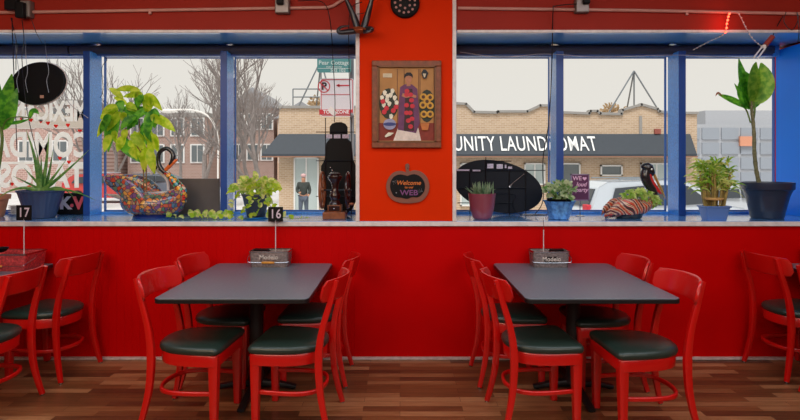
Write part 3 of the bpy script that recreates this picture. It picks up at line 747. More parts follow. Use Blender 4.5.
# --- antique coffee grinder
t = thing('coffee_grinder', 'antique dark turned-wood coffee grinder with two wheels, right of number 16', 'grinder', sill(335, 4.40))
MB().b2((-.092, -.085, 0), (.092, .085, .058)).build('base_box', wood_br, t, bevel=.006)
MB().b2((-.055, -.055, .058), (.055, .055, .115)).build('drawer_box', wood_br, t, bevel=.004)
k = MB().b2((-.045, -.060, .066), (.045, -.054, .108)).build('drawer', wood_dk, t, bevel=.002)
MB().ball((0, -.066, .087), .009, 10).build('knob', chrome, k)
MB().lathe([(.05, .115), (.048, .125), (.028, .15), (.042, .175), (.045, .195), (.03, .22), (.026, .26), (.034, .30), (.055, .325), (.062, .34), (.06, .352), (.045, .36), (.05, .372), (.03, .385)], 24).build('turned_body', wood_dk, t)
MB().tube([(-.135, 0, .235), (.135, 0, .235)], .006, 8).build('axle', black_sat, t)
for s in (-1, 1):
    mb = MB(); ring = [(s*.105, .145*math.cos(2*PI*i/36), .235+.145*math.sin(2*PI*i/36)) for i in range(37)]
    mb.tube(ring, .012, 8, caps=False)
    mb.lathe([(.02, -.014), (.024, 0), (.02, .014)], 14, (s*.105, 0, .235), axis='x')
    for q in range(6):
        a = 2*PI*q/6; mb.tube([(s*.105, 0, .235), (s*.105, .14*math.cos(a), .235+.14*math.sin(a))], .005, 6)
    mb.build('wheel', wood_br if s < 0 else wood_dk, t)
cr = MB().tube([(.117, -.0, .235), (.135, -.07, .20), (.135, -.13, .13)], .004, 6).build('crank', black_sat, t)
MB().ball((.15, -.13, .13), (.022, .012, .012), 10).build('crank_handle', wood_br, cr)

# --- oval black sign on stand, right window
t = thing('oval_window_sign', 'large black oval sign back on a rod frame in the right window', 'sign', sill(499, 4.74))
def O(x, y):
    p = loc3(t, 445+x/4.945, 145+y/4.945, 4.74); return (p.x, p.z)
c = O(262, 205)
mb = MB().prism(ellipse(.402, .226, 56, R(-13), c[0], c[1]), -.012, .014, 'xz'); mb.build('panel', mat('slate_black_panel', (22, 28, 38), .5, spec=.2), t, bevel=.004)
for x, y0, y1 in ((122, 120, 378), (200, 60, 220), (316, 98, 378), (397, 122, 368)):
    a, b = O(x, y0), O(x, y1); MB().tube([(a[0], -.020, a[1]), (b[0], -.020, max(.003, b[1]))], .0042, 6).build('frame_rod', black_sat, t)
for y, x0, x1 in ((80, 198, 325), (125, 48, 492), (212, 48, 400), (285, 60, 330), (112, 198, 325)):
    a, b = O(x0, y), O(x1, y); MB().tube([(a[0], -.026, a[1]), (b[0], -.026, b[1])], .0042, 6).build('frame_rod', black_sat, t)
for x0, x1, y, h in ((206, 236, 104, .04), (252, 282, 106, .04), (292, 300, 106, .03), (308, 328, 112, .02), (56, 118, 124, .014), (134, 172, 126, .014)):
    a, b = O(x0, y), O(x1, y); MB().box(((a[0]+b[0])/2, -.033, a[1]), (b[0]-a[0], .006, h)).build('rating_label', MATS['label_paper'], t)
MB().tube(catmull([(O(388, 142)[0], -.034, O(388, 142)[1]), (O(318, 200)[0], -.034, O(318, 200)[1]), (O(322, 208)[0], -.04, O(322, 208)[1])], 4), .003, 5).build('sign_wire', chrome, t)
MB().tube(catmull([(O(200, 240)[0], -.034, O(200, 240)[1]), (O(340, 244)[0], -.036, O(340, 244)[1]), (O(330, 290)[0], -.04, O(330, 290)[1]), (O(345, 325)[0], -.04, O(345, 325)[1]), (O(375, 345)[0], -.06, O(375, 345)[1]), (O(397, 366)[0], -.09, .004), (O(480, 366)[0], -.06, .004)], 6), .003, 5).build('sign_wire', black_sat, t)
mbx = MB().b2((O(380, 0)[0], -.045, 0), (O(500, 0)[0], -.0, .008)).build('foot', chrome, t, bevel=.002)

# --- small succulent in plum pot
t = thing('succulent_plant', 'spiky grey-green succulent in a plum-red pot before the oval sign', 'potted plant', sill(482, 4.34))
MB().lathe([(.055, 0), (.066, .004), (.078, .02), (.098, .09), (.112, .205), (.114, .212), (.108, .212), (.10, .185), (.07, .02)], 36).build('pot', mat('plum_glazed_pot', (140, 68, 84), .3, coat=.4, vary=.1), t, angle=60)
MB().lathe([(.001, 0), (.10, 0)], 20, (0, 0, .19), cap0=False).build('potting_soil', soil, t)
rnd = random.Random(9); mb = MB()
for i in range(60):
    a = rnd.uniform(0, 2*PI); k = rnd.random(); r_ = .02+.07*rnd.random()
    b = Vector((r_*math.cos(a), r_*math.sin(a), .188)); e = b+Vector((math.cos(a)*.085*k, math.sin(a)*.085*k, .12-.06*k))
    sweep([b, (b+e)/2+Vector((0, 0, .008)), e], [(.013, .008), (.011, .007), (.002, .002)], (0, .3, 1), n=6, e=.9, mb=mb)
mb.build('leaves', leaf_s, t)

# --- jade plant in blue foil
t = thing('jade_plant', 'bushy jade plant in crinkled blue foil wrap, right of the oval sign', 'potted plant', sill(559, 4.36))
foil = mat('crinkled_blue_foil', (100, 160, 235), .2, metal=.3, bump=1, bscale=28, vary=.5, vscale=30)  # white highlights on the creases put into the colour as mottled tone
rnd = random.Random(2); tab = [rnd.uniform(.88, 1.14) for _ in range(40)]
MB().lathe([(.05, 0), (.078, .004), (.09, .04), (.098, .09), (.112, .135), (.125, .15)], 40, fn=lambda a, z: 1+(tab[int(a/(2*PI)*40) % 40]-1)*min(1, z*8), cap1=False).build('foil_wrap', foil, t, angle=25)
MB().lathe([(.05, .01), (.07, .014), (.098, .165), (.10, .168), (.094, .168), (.09, .15), (.001, .148)], 28, cap1=False).build('pot', black, t)
mb = MB(); rnd = random.Random(21)
cluster(mb, (0, 0, .225), (.115, .10, .075), 150, .05, .032, .1, 'ell', rnd)
mb.build('leaves', leaf_p, t)
mb = MB()
for _ in range(14):
    a = rnd.uniform(0, 2*PI); mb.tube([(0.02*math.cos(a), .02*math.sin(a), .15), (.05*math.cos(a), .05*math.sin(a), .2), (.1*math.cos(a), .08*math.sin(a), .27)], .004, 5)
mb.build('stem', stem_g, t)

# --- small purple sign on a stand
t = thing('table_top_sign', 'small purple framed card sign on a thin stand, in front of the white car', 'sign', sill(580, 4.62))
pu = mat('purple_card', (92, 38, 82), .5, vary=.15)
MB().prism(rrect(.152, .226, .008, cy=.248), -.004, .004, 'xz').build('card', pu, t)
mb = MB()
for x0, x1, z0, z1 in ((-.080, .080, .132, .142), (-.080, .080, .354, .364), (-.080, -.071, .132, .364), (.071, .080, .132, .364)): mb.b2((x0, -.007, z0), (x1, .007, z1))
mb.build('frame', mat('mauve_frame', (150, 130, 160), .4, metal=.3), t)
pk = mat('pale_pink_print', (230, 185, 215), .5)
text('lettering', 'WE', .05, pk, t, (-.026, -.0055, .325), .0006, bold=.001)
hp = []
for i in range(24):
    a = 2*PI*i/24; hp.append((.038+.0011*16*math.sin(a)**3, .324+.0011*(13*math.cos(a)-5*math.cos(2*a)-2*math.cos(3*a)-math.cos(4*a))))
MB().prism(hp, -.006, -.004, 'xz').build('printed_heart', pk, t)
text('lettering', 'loud', .05, pk, t, (.008, -.0055, .272), .0006, bold=.001, shear=.3)
text('lettering', 'party', .05, pk, t, (.012, -.0055, .225), .0006, bold=.001, shear=.3)
MB().tube([(0, 0, .003), (0, 0, .135)], .004, 6).build('stand_pole', chrome, t)
MB().lathe([(.04, 0), (.04, .004), (.01, .008)], 16).build('stand_foot', chrome, t)

# --- pelican planter
t = thing('pelican_planter', 'striped ceramic pelican planter with black head and long bill', 'planter', sill(634, 4.42))
def Q(x, y, d=0): return loc3(t, 595+x/6, 155+y/6, 4.42)+Vector((0, d, 0))
strip = wave_mat('talavera_stripe_glaze', [(200, 70, 45), (40, 40, 50), (230, 205, 165), (226, 120, 50), (60, 90, 70), (225, 215, 200), (190, 60, 60), (70, 60, 60)], 9)
px_ = .00138
bs = [(62, 372, 10, 8), (90, 352, 40, 22), (130, 325, 62, 48), (190, 315, 78, 60), (250, 315, 76, 56), (300, 305, 60, 44), (335, 290, 40, 32), (352, 275, 10, 14)]
bodyloft([(Q(x, y), ry*px_, rz*px_) for x, y, ry, rz in bs]).build('body', strip, t, angle=80)
for s in (-1, 1):
    bodyloft([(Q(48, 360, s*.03), .006, .012), (Q(70, 335, s*.07), .012, .03), (Q(120, 310, s*.085), .016, .06), (Q(190, 305, s*.10), .018, .068), (Q(250, 310, s*.09), .014, .05), (Q(275, 315, s*.08), .004, .01)]).build('wing', strip, t, angle=80)
MB().lathe([(.06, 0), (.07, .006), (.075, .03), (.09, .05)], 24, (Q(200, 0).x, 0, 0), fn=lambda a, z: 1+.5*abs(math.cos(a))).build('base', MATS['black_glaze'], t)
for s in (-1, 1):
    bodyloft([(Q(238, 388, s*.03), .01, .006), (Q(265, 388, s*.035), .03, .010), (Q(295, 390, s*.04), .035, .010), (Q(315, 394, s*.04), .015, .005)]).build('foot', mat('brown_glaze', (140, 85, 50), .3), t)
nk = catmull([Q(335, 300), Q(352, 262), Q(345, 215), Q(318, 175), Q(300, 130), Q(305, 92)], 5)
MB().tube(nk, lerp_list([.045, .035, .033, .036, .04, .035], len(nk)), 16).build('neck', MATS['black_glaze'], t, angle=80)
hd = bodyloft([(Q(277, 70), .01, .012), (Q(290, 72), .035, .032), (Q(315, 78), .045, .048), (Q(340, 92), .038, .05), (Q(356, 108), .015, .02)]).build('head', MATS['black_glaze'], t, angle=80)
for s in (-1, 1): MB().ball(Q(325, 85, s*.043), (.008, .004, .008), 10).build('eye', white_p, hd)
MB().blade(Q(303, 88, -.03), Q(325, 150, -.05), Q(372, 215, -.02), .06, 'ell', (0, -1, 0), 8, 0)
bodyloft([(Q(312, 95), .022, .022), (Q(330, 135), .026, .042), (Q(352, 180), .020, .036), (Q(385, 218), .012, .02), (Q(400, 232), .004, .006)]).build('throat_pouch', mat('red_glaze', (205, 45, 45), .3, coat=.4), t, angle=80)
bodyloft([(Q(345, 98), .016, .016), (Q(362, 135), .018, .024), (Q(384, 180), .015, .022), (Q(405, 220), .01, .018), (Q(424, 262), .003, .006)]).build('bill', mat('ochre_glaze', (176, 140, 70), .3, coat=.4), t, angle=80)
MB().lathe([(.001, 0), (.07, 0)], 20, (Q(240, 0).x, 0, Q(0, 268).z), cap0=False).build('potting_soil', soil, t)
t = thing('trailing_plant', 'small light green trailing plant growing in the pelican planter', 'plant', sill(640, 4.42)+Vector((0, 0, .16)))
mb = MB(); rnd = random.Random(31)
for cx_, cy_, rr in ((200, 235, .04), (250, 225, .05), (290, 235, .05), (330, 262, .05), (360, 280, .03)):
    cluster(mb, loc3(t, 595+cx_/6, 155+cy_/6, 4.38), (rr, .05, rr*.6), 30, .04, .03, .5, 'heart', rnd)
mb.build('leaves', leafmat('fresh_leaf', (140, 195, 60), (225, 240, 150), .55), t)
mb = MB()
for _ in range(10):
    a = rnd.uniform(-.12, .12); mb.tube([(a*.3, 0, .0), (a*.7, -.02, .05), (a, -.03, .04)], .002, 5)
mb.build('stem', stem_g, t)

# --- lucky bamboo bundle
t = thing('bamboo_plant', 'lucky bamboo bundle in a low blue tray, right of the pelican', 'potted plant', sill(714, 4.30))
tm = mat('blue_grey_ceramic', (92, 128, 190), .25, coat=.4)
def rl(w, d, z): return [(a, b, z) for a, b in rrect(w, d, .015)]
MB().loops([rl(.150, .10, 0), rl(.155, .105, .006), rl(.195, .13, .100), rl(.212, .145, .104), rl(.212, .145, .115), rl(.19, .125, .115), rl(.15, .1, .02)]).build('tray', tm, t, angle=30)
mb = MB(); rnd = random.Random(17); tips = []
for i in range(18):
    x, y = rnd.uniform(-.055, .055), rnd.uniform(-.035, .035); h = rnd.uniform(.24, .38)
    pts = [(x, y, .03)]+[(x*(1+.15*q), y*(1+.15*q), .03+h*q/6) for q in range(1, 7)]
    rs = [.0085 if q % 2 else .0072 for q in range(7)]
    mb.tube(pts, rs, 7); tips.append(pts[-1]); 
mb.build('stalk_bundle', mat('tan_bamboo_stalk', (150, 130, 70), .5, vary=.4, vscale=40), t)
MB().lathe([(.066, .16), (.069, .165), (.069, .175), (.066, .18)], 20, fn=lambda a, z: 1).build('tie', mat('straw_tie', (190, 150, 90), .8), t)
mb = MB(); mb2 = MB()
for k in range(280):
    x, y, z = tips[k % 18]; a = rnd.uniform(0, 2*PI); z = rnd.uniform(.22, .46); l = rnd.uniform(.08, .15); el = rnd.uniform(-.1, 1.1)
    b = Vector((x, y, z)); d = Vector((math.cos(a)*math.cos(el), math.sin(a)*.8*math.cos(el), math.sin(el)))
    (mb if k % 2 else mb2).blade(b, b+d*l*.6+Vector((0, 0, .015)), b+d*l+Vector((0, 0, -l*.35)), .016, 'lance', (rnd.uniform(-.5, .5), -1, .4), 5)
mb.build('leaves', leafmat('bamboo_leaf', (110, 165, 45), (175, 205, 70), .5), t); mb2.build('young_leaves', leafmat('bamboo_leaf_pale', (175, 200, 90), (225, 225, 130), .4), t)

# --- tall dieffenbachia on the right
t = thing('potted_dumb_cane', 'tall dumb cane with big leaves in a large navy pot, far right of the sill', 'potted plant', sill(767, 4.42))
MB().lathe([(.11, 0), (.115, .004), (.12, .012), (.150, .17), (.178, .235), (.188, .24), (.192, .25), (.193, .298), (.186, .30), (.180, .28), (.165, .22), (.12, .02)], 40).build('pot', mat('large_navy_pot', (38, 48, 68), .35, coat=.2), t, angle=40)
MB().lathe([(.001, 0), (.175, 0)], 24, (0, 0, .265), cap0=False).build('potting_soil', soil, t)
def K(x, y, d=0): return loc3(t, 700+x/2.333, 50+y/2.333, 4.42+d)
pts = catmull([K(140, 318), K(132, 285), K(127, 240), K(126, 195), K(122, 150), K(118, 120)], 6)
mb = MB(); mb.tube(pts, [(.016 if i % 3 else .0185)*(1-.25*i/len(pts)) for i in range(len(pts))], 10); mb.build('cane', mat('ringed_cane', (120, 118, 84), .7, vary=.4, vscale=50), t)
mb = MB()
mb.blade(K(120, 132), K(112, 70, -.06), K(131, 28, -.04), .17, 'ell', (.5, -1, 0), 14, .3)
mb.blade(K(122, 128), K(160, 85, -.02), K(142, 30, -.01), .165, 'ell', (-.2, -1, 0), 14, .3)
mb.build('broad_leaves', leafmat('broad_lit_leaf', (110, 175, 45), (170, 210, 70), .6), t)
mb = MB()
mb.blade(K(122, 140), K(92, 95, .05), K(90, 20, .04), .19, 'ell', (.6, -1, 0), 12, .3)
mb.blade(K(118, 138), K(70, 118, -.05), K(42, 104, -.08), .075, 'ell', (.1, -1, .5), 10, .35)
mb.blade(K(115, 140), K(95, 110, -.05), K(80, 78, -.06), .06, 'ell', (.3, -1, .2), 10, .3)
mb.blade(K(122, 140), K(112, 100, .06), K(104, 50, .05), .20, 'ell', (-.2, -1, .2), 10, .3)
mb.build('leaves', leaf_d, t)
MB().blade(K(52, 110, -.07), K(42, 92, -.08), K(36, 108, -.09), .02, 'ell', (.1, -1, .5), 6, .35).build('withered_tip', mat('dry_brown_leaf', (150, 90, 50), .8), t)
MB().tube(catmull([K(118, 170), K(108, 140), K(95, 128, -.03)], 5), .006, 6).tube(catmull([K(123, 175), K(128, 140), K(124, 120)], 5), .007, 6).build('leaf_stalk', stem_g, t)

# ================================================================= ON THE WALL
# --- framed picture on the pillar
YP = YW-.006
t = thing('framed_picture', 'framed folk picture of a woman in a purple shawl between flower vases', 'picture', (W(406.5, 104.5, 4.19).x, YP-.003, W(406.5, 104.5, 4.19).z))
hw, hh = .272, .342
frm = mat('reddish_wood_frame', (128, 66, 36), .5, vary=.25, vscale=30)
mb = MB()
for x0, x1, z0, z1 in ((-hw, hw, hh-.045, hh), (-hw, hw, -hh, -hh+.045), (-hw, -hw+.045, -hh+.045, hh-.045), (hw-.045, hw, -hh+.045, hh-.045)): mb.b2((x0, -.03, z0), (x1, 0, z1))
mb.build('picture_frame', frm, t, bevel=.006)
mb = MB(); iw, ih = hw-.045, hh-.045
for x0, x1, z0, z1 in ((-iw-.004, iw+.004, ih-.008, ih+.004), (-iw-.004, iw+.004, -ih-.004, -ih+.008), (-iw-.004, -iw+.008, -ih, ih), (iw-.008, iw+.004, -ih, ih)): mb.b2((x0, -.034, z0), (x1, -.02, z1))
mb.build('inner_moulding', mat('dark_gilt', (110, 70, 40), .4, metal=.3), t)
cv = MB().b2((-iw, -.012, -ih), (iw, -.004, ih)).build('canvas', mat('painted_tan_door_ground', (176, 124, 66), .6, vary=.2, vscale=5), t)
_layer = [0]
def paint(name, outl, m):
    _layer[0] += 1; y = -.012-.00025*_layer[0]
    MB().prism(outl, y-.0006, y, 'xz').build(name, m, cv, smooth=False)
def G(x, y): return ((x-188)/376*85*.00787+.0, (218-y)/420*95*.00787)      # picture read in its own plane
def P_(pts, ox=0, oy=0): return [G(x+ox, y+oy) for x, y in pts]
def pe(cx_, cy_, a, b, n=16, rot=0): return [G(x, y) for x, y in ellipse(a, b, n, rot, cx_, cy_)]
pm = lambda n, c: MATS.get('paint_'+n) or mat('paint_'+n, c, .6, vary=.15, vscale=30)
paint('painted_floor', P_([(64, 300), (312, 300), (312, 378), (64, 378)]), pm('floor', (130, 40, 24)))
for x in (66, 146, 176, 240, 246, 308): paint('painted_door_edge', P_([(x, 62), (x+3, 62), (x+3, 300), (x, 300)]), pm('line', (110, 70, 40)))
paint('painted_window', P_([(84, 82), (124, 82), (124, 100), (84, 100)]), pm('pale', (205, 190, 160)))
paint('painted_shrub', pe(110, 215, 42, 68), pm('shrub', (40, 48, 34)))
paint('painted_shrub', pe(278, 225, 36, 72), pm('shrub', (40, 48, 34)))
paint('painted_skirt', P_([(150, 322), (240, 322), (252, 378), (130, 378)]), pm('white', (220, 205, 195)))
paint('painted_shawl', P_([(160, 142), (180, 130), (212, 130), (236, 150), (246, 300), (230, 345), (150, 330), (152, 240)]), pm('shawl', (104, 52, 92)))
paint('painted_dress', P_([(184, 150), (214, 150), (222, 335), (176, 335)]), pm('dress', (56, 26, 28)))
paint('painted_neck', P_([(190, 120), (204, 120), (206, 138), (188, 138)]), pm('skin', (176, 116, 84)))
paint('painted_face', pe(197, 106, 14, 19), pm('skin', (176, 116, 84)))
paint('painted_hair', P_([(178, 104), (180, 86), (190, 78), (206, 78), (215, 88), (216, 102), (208, 94), (197, 92), (186, 95)]), pm('hair', (24, 18, 20)))
paint('painted_arm', P_([(172, 168), (186, 176), (210, 172), (232, 180), (230, 190), (208, 186), (186, 190), (166, 182)]), pm('skin', (176, 116, 84)))
for x, y in ((190, 160), (206, 176), (188, 176), (210, 200), (188, 222), (214, 226), (204, 256), (196, 290), (212, 282), (188, 256), (206, 316)): paint('painted_rose', pe(x, y, 11, 10, 10), pm('rose', (196, 40, 56)))
rnd = random.Random(4)
for x, y in ((92, 168), (118, 178), (102, 200), (136, 190), (88, 220), (126, 160), (144, 212), (112, 216), (80, 190), (120, 272), (104, 184)):
    paint('painted_lily', P_([(x-8, y-8), (x+2, y-12), (x+10, y-4), (x+6, y+8), (x-2, y+13), (x-8, y+4)]), pm('lily', (226, 220, 200)))
for x, y in ((84, 206), (100, 236), (130, 246), (142, 230), (90, 252)): paint('painted_red_bloom', pe(x, y, 11, 11, 10), pm('rose', (196, 40, 56)))
for x, y in ((262, 186), (292, 188), (260, 222), (292, 224), (264, 262), (292, 262), (278, 206)):
    paint('painted_sunflower', pe(x, y, 16, 16, 12), pm('petal', (202, 150, 50))); paint('painted_flower_centre', pe(x, y, 8, 8, 10), pm('centre', (84, 50, 26)))
paint('painted_vase', pe(114, 306, 28, 24, 18), pm('vase', (150, 150, 180)))
paint('painted_vase_band', pe(114, 306, 28, 8, 18), pm('vaseband', (50, 60, 120)))
paint('painted_basket', P_([(248, 302), (288, 302), (282, 332), (256, 332)]), pm('basket', (190, 110, 50)))
paint('painted_lantern', P_([(252, 82), (262, 66), (272, 66), (284, 82), (274, 106), (262, 106)]), pm('lantern', (30, 34, 40)))
paint('painted_lantern_glow', P_([(260, 84), (274, 84), (270, 100), (264, 100)]), pm('pale', (205, 190, 160)))
paint('painted_loose_lily', P_([(92, 358), (108, 342), (132, 344), (118, 356), (96, 364)]), pm('lily', (226, 220, 200)))

# --- pumpkin welcome sign
c0 = W(407.5, 187, 4.185)
t = thing('pumpkin_sign', 'pumpkin-shaped welcome sign hanging under the framed picture', 'sign', (c0.x, YP-.004, c0.z))
def U(x, y): return ((x-192)/7*.00787, (270-y)/7*.00787)
ol = catmull([U(*p)+(0,) for p in ((182, 168), (176, 120), (184, 108), (198, 108), (206, 122), (204, 160), (240, 152), (290, 165), (330, 205), (345, 265), (330, 325), (290, 368), (235, 382), (190, 384), (150, 382), (100, 368), (58, 330), (42, 265), (60, 205), (100, 165), (150, 158), (182, 168))], 3)[:-1]
brn = mat('brown_painted_board', (128, 78, 62), .6, vary=.1)
MB().prism([(p.x, p.y) for p in ol][::-1], -.012, 0, 'xz').build('board', brn, t, bevel=.002)
il = catmull([U(*p)+(0,) for p in ((190, 192), (240, 180), (285, 200), (312, 245), (308, 300), (270, 340), (225, 340), (190, 352), (150, 345), (100, 335), (75, 290), (72, 245), (95, 200), (140, 182), (190, 192))], 3)[:-1]
MB().prism([(p.x, p.y) for p in il][::-1], -.0145, -.011, 'xz').build('black_inset', black, t)
lm = mat('orange_script', (205, 110, 40), .5); lp_ = mat('purple_print', (120, 66, 120), .5)
text('lettering', 'Welcome', .048, lm, t, (.008, -.0155, .032), .0006, bold=.0008, shear=.25)
text('lettering', 'to our', .026, lm, t, (.012, -.0155, -.002), .0006, bold=.0006)
text('lettering', 'WEB', .058, lp_, t, (.012, -.0155, -.046), .0006, bold=.0012, sx=1.15)
mb = MB(); wm = mat('pale_web_print', (120, 120, 125), .6)
for bx, bz, sg in ((-.118, .045, 1), (.118, -.035, -1)):
    for a in (0, 25, 50, 75, -25): 
        d = Vector((sg*math.cos(R(a)), 0, -sg*.6*math.sin(R(a)))); mb.tube([Vector((bx, -.015, bz)), Vector((bx, -.015, bz))+d*.045], .0006, 4)
mb.ball((-.088, -.015, -.045), (.006, .002, .006), 8)
mb.build('web_print', wm, t)
MB().tube(catmull([(0, -.006, .175), (.004, -.008, .165), (0, -.01, .15), (.004, -.01, .14), (0, -.006, .125)], 4), .003, 5).build('hook', black_sat, t)

# --- conduit with boxes and adapters
pipe_m = mat('painted_pink_conduit', (196, 140, 130), .5, vary=.1)
def conduit(pts, lab):
    o = MB().tube(pts, .0125, 10).build('conduit_pipe', pipe_m); tag(o, lab, 'pipe'); 
    return o
yq = YW-.016
def PX(px, py, D=yq): return W(px, py, D)
conduit([PX(-60, 13.5), PX(140, 10.5), PX(328, 7.5), PX(333, 6), PX(352, -6)], 'pinkish conduit pipe on the upper wall left of the pillar, bent up at its end')
conduit([PX(458, 8.2), PX(640, 10.5), PX(860, 15)], 'straight pinkish conduit pipe on the upper wall right of the pillar')
for px, py in ((150, 12), (687, 13)):
    o = MB().box((0, 0, 0), (.02, .02, .035)).build('pipe_clip', pipe_m, None, bevel=.003); o.location = PX(px, py)+Vector((0, .002, 0)); tag(o, 'small clip holding the left conduit pipe' if px < 400 else 'small clip holding the right conduit pipe', 'clip')
grey_box = mat('grey_outlet_box', (120, 108, 104), .5, metal=.3, vary=.2, vscale=30)
def outlet(px, py, w, h, lab, plug):
    t = thing('outlet_box', lab, 'outlet', (PX(px, py).x, YW, PX(px, py).z))
    MB().b2((-w/2, -.055, -h/2), (w/2, 0, h/2)).build('box', grey_box, t, bevel=.005)
    MB().b2((-w/2+.006, -.060, -h/2+.006), (w/2-.006, -.055, h/2-.006)).build('cover_plate', mat('worn_cover_plate', (150, 140, 138), .4, metal=.5), t, bevel=.002)
    for dx, dz, sw, sh in plug:
        MB().b2((dx-sw/2, -.10, dz-sh/2), (dx+sw/2, -.060, dz+sh/2)).build('plug_adapter', black, t, bevel=.006)
    return t
outlet(283, 7, .11, .115, 'grey outlet box with a small black plug, above the left window nearest the pillar', [(-.01, .03, .05, .06)])
outlet(581, 7, .105, .105, 'grey outlet box with a black plug on the right conduit pipe', [(.02, .03, .05, .05)])
outlet(27, 10, .10, .13, 'outlet box crowded with big black power adapters at top left', [(-.07, .06, .10, .16), (-.005, -.02, .065, .12)])

# --- round perforated black disc
t = thing('perforated_disc', 'round black disc with rings of pale holes at the top of the pillar', 'wall disc', (W(405, 4, 4.19).x, YP, W(405, 4, 4.19).z))
MB().lathe([(.10, .003), (.114, -.004), (.114, -.03), (.106, -.038), (.001, -.040)], 40, axis='y', cap1=False).build('disc', black, t, angle=50)
hm = mat('pale_pink_hole', (180, 130, 125), .6); mb = MB()
for r_, n in ((.042, 6), (.078, 13)):
    for i in range(n):
        a = 2*PI*(i+.5)/n; o = MB().lathe([(.0095, -.0415), (.0095, -.0385)], 12, (r_*math.cos(a), 0, r_*math.sin(a)), axis='y').build('perforation', hm, t)
# --- horns
t = thing('horn_ornament', 'cluster of black bull horns bound with copper wire beside the disc', 'ornament', W(360, 30.5, 4.10))
hornm = mat('polished_black_horn', (34, 30, 34), .3, coat=.3, vary=.5, vscale=12)
def H(x, y, d=0): return loc3(t, 335+x/10.49, y/10.49, 4.10)+Vector((0, d, 0))
for pts, rs in (([H(236, 300), H(205, 200), H(160, 90, -.02), H(112, -10, -.04), H(80, -80, -.05)], [.028, .027, .02, .013, .003]),
                ([H(300, 300), H(330, 200), H(365, 90, -.02), H(392, -10, -.04), H(400, -90, -.05)], [.028, .027, .021, .014, .003]),
                ([H(230, 322), H(150, 340, -.02), H(60, 358, -.05), H(45, 335, -.06), H(75, 300, -.05), H(160, 285, -.04)], [.022, .024, .018, .014, .010, .003]),
                ([H(300, 322), H(350, 320, -.02), H(385, 330, -.06), H(395, 335, -.10)], [.026, .028, .024, .01])):
    P = catmull(pts, 5); MB().tube(P, lerp_list(rs, len(P)), 12).build('horn', hornm, t, angle=70)
mb = MB()
for k in range(9):
    a = k/9*PI; mb.tube(catmull([H(205+8*k, 292, -.03), H(212+10*k, 325, -.042), H(230+8*k, 352, -.025)], 4), .004, 6)
mb.tube(catmull([H(195, 310, -.035), H(260, 300, -.045), H(325, 318, -.035)], 4), .007, 6); mb.ball(H(262, 322), (.045, .028, .022), 12)
mb.build('wire_binding', mat('copper_wire', (150, 72, 40), .4, metal=.6), t)
MB().tube([H(262, 322, 0), H(262, 322, .085)], .006, 8).build('wall_peg', black_sat, t)

# --- hanging cables
cab = black_sat
def cable(pts, lab, r=.0035, m=None, cat='cable', name='hanging_cable'):
    o = MB().tube(catmull(pts, 6), r, 6).build(name, m or cab); tag(o, lab, cat); return o
cable([PX(298, 1, 4.12), PX(322, 2, 4.12), PX(330, 20, 4.13), PX(333, 60, 4.35), PX(335, 100, 4.5), PX(334.5, 122, 4.66)], 'black cable dropping to the head of the tall black sign')
cable([PX(362, 2, 4.12), PX(350, 12, 4.12), PX(349, 60, 4.3), PX(350, 95, 4.5), PX(351, 120, 4.64)], 'thin black cord dropping beside the pillar to a small plug')
cable([PX(372, 8, 4.13), PX(364, 13, 4.14), PX(357, 14, 4.14)], 'short black cord running behind the horns on the pillar', .0025)
cable([PX(577, 4, 4.1), PX(556, 6, 4.12), PX(553, 12, 4.13), PX(552, 60, 4.30), PX(549, 120, 4.36), PX(543, 160, 4.42), PX(543, 200, 4.6), PX(535, 214, 4.62)], 'long black cable hanging down beside the mullion right of the oval sign', .004)
cable([PX(12, 18, 4.1), PX(13, 50, 4.3), PX(15, 100, 4.55), PX(17, 150, 4.64)], 'leftmost thin cord hanging from the black power adapters')
cable([PX(11, 18, 4.1), PX(17, 45, 4.3), PX(16, 58, 4.45), PX(16, 70, 4.5)], 'short slack cord beside the leftmost hanging cord', .003)
cable([PX(22, 20, 4.1), PX(24, 40, 4.2), PX(22, 60, 4.4), PX(27, 110, 4.48), PX(36, 150, 4.5)], 'cord hanging from the adapters past the middle of the oval panel', .003)
cable([PX(31, 18, 4.1), PX(36, 32, 4.12), PX(42, 43, 4.3)], 'short cord slanting from the left outlet box to the shade', .0025)
wv = mat('pale_grey_cord', (180, 180, 185), .5)
cable([W(49, 60, 4.6), W(52, 74, 4.6), W(62, 88, 4.62), W(70, 104, 4.62), W(88, 118, 4.62)], 'pale crinkled cord slanting from the shade across the oval panel to the mullion', .003, wv)
cable([PX(104, 56, 4.6), PX(107, 60, 4.61), PX(102, 68, 4.62), PX(103, 90, 4.62), PX(100, 98, 4.62)], 'dark wire curling beside the left mullion above the leafy plant', .0025)
cable([PX(786, 12, 4.13), PX(784, 22, 4.13), PX(792, 30, 4.13), PX(798, 20, 4.13), PX(797, 12, 4.13)], 'black cord looped on the wall at top right', .003)
cable([PX(797, 13, 4.13), PX(799, 30, 4.13), PX(798, 42, 4.2)], 'black cord hanging straight at the top right picture edge', .003)
cable([PX(460, 52, 4.53), PX(500, 57, 4.53), PX(545, 54, 4.53), PX(600, 57, 4.53), PX(672, 55, 4.53), PX(720, 57, 4.53), PX(765, 58, 4.53)], 'thin pale wire strung along the shade of the right window', .0022, wv)

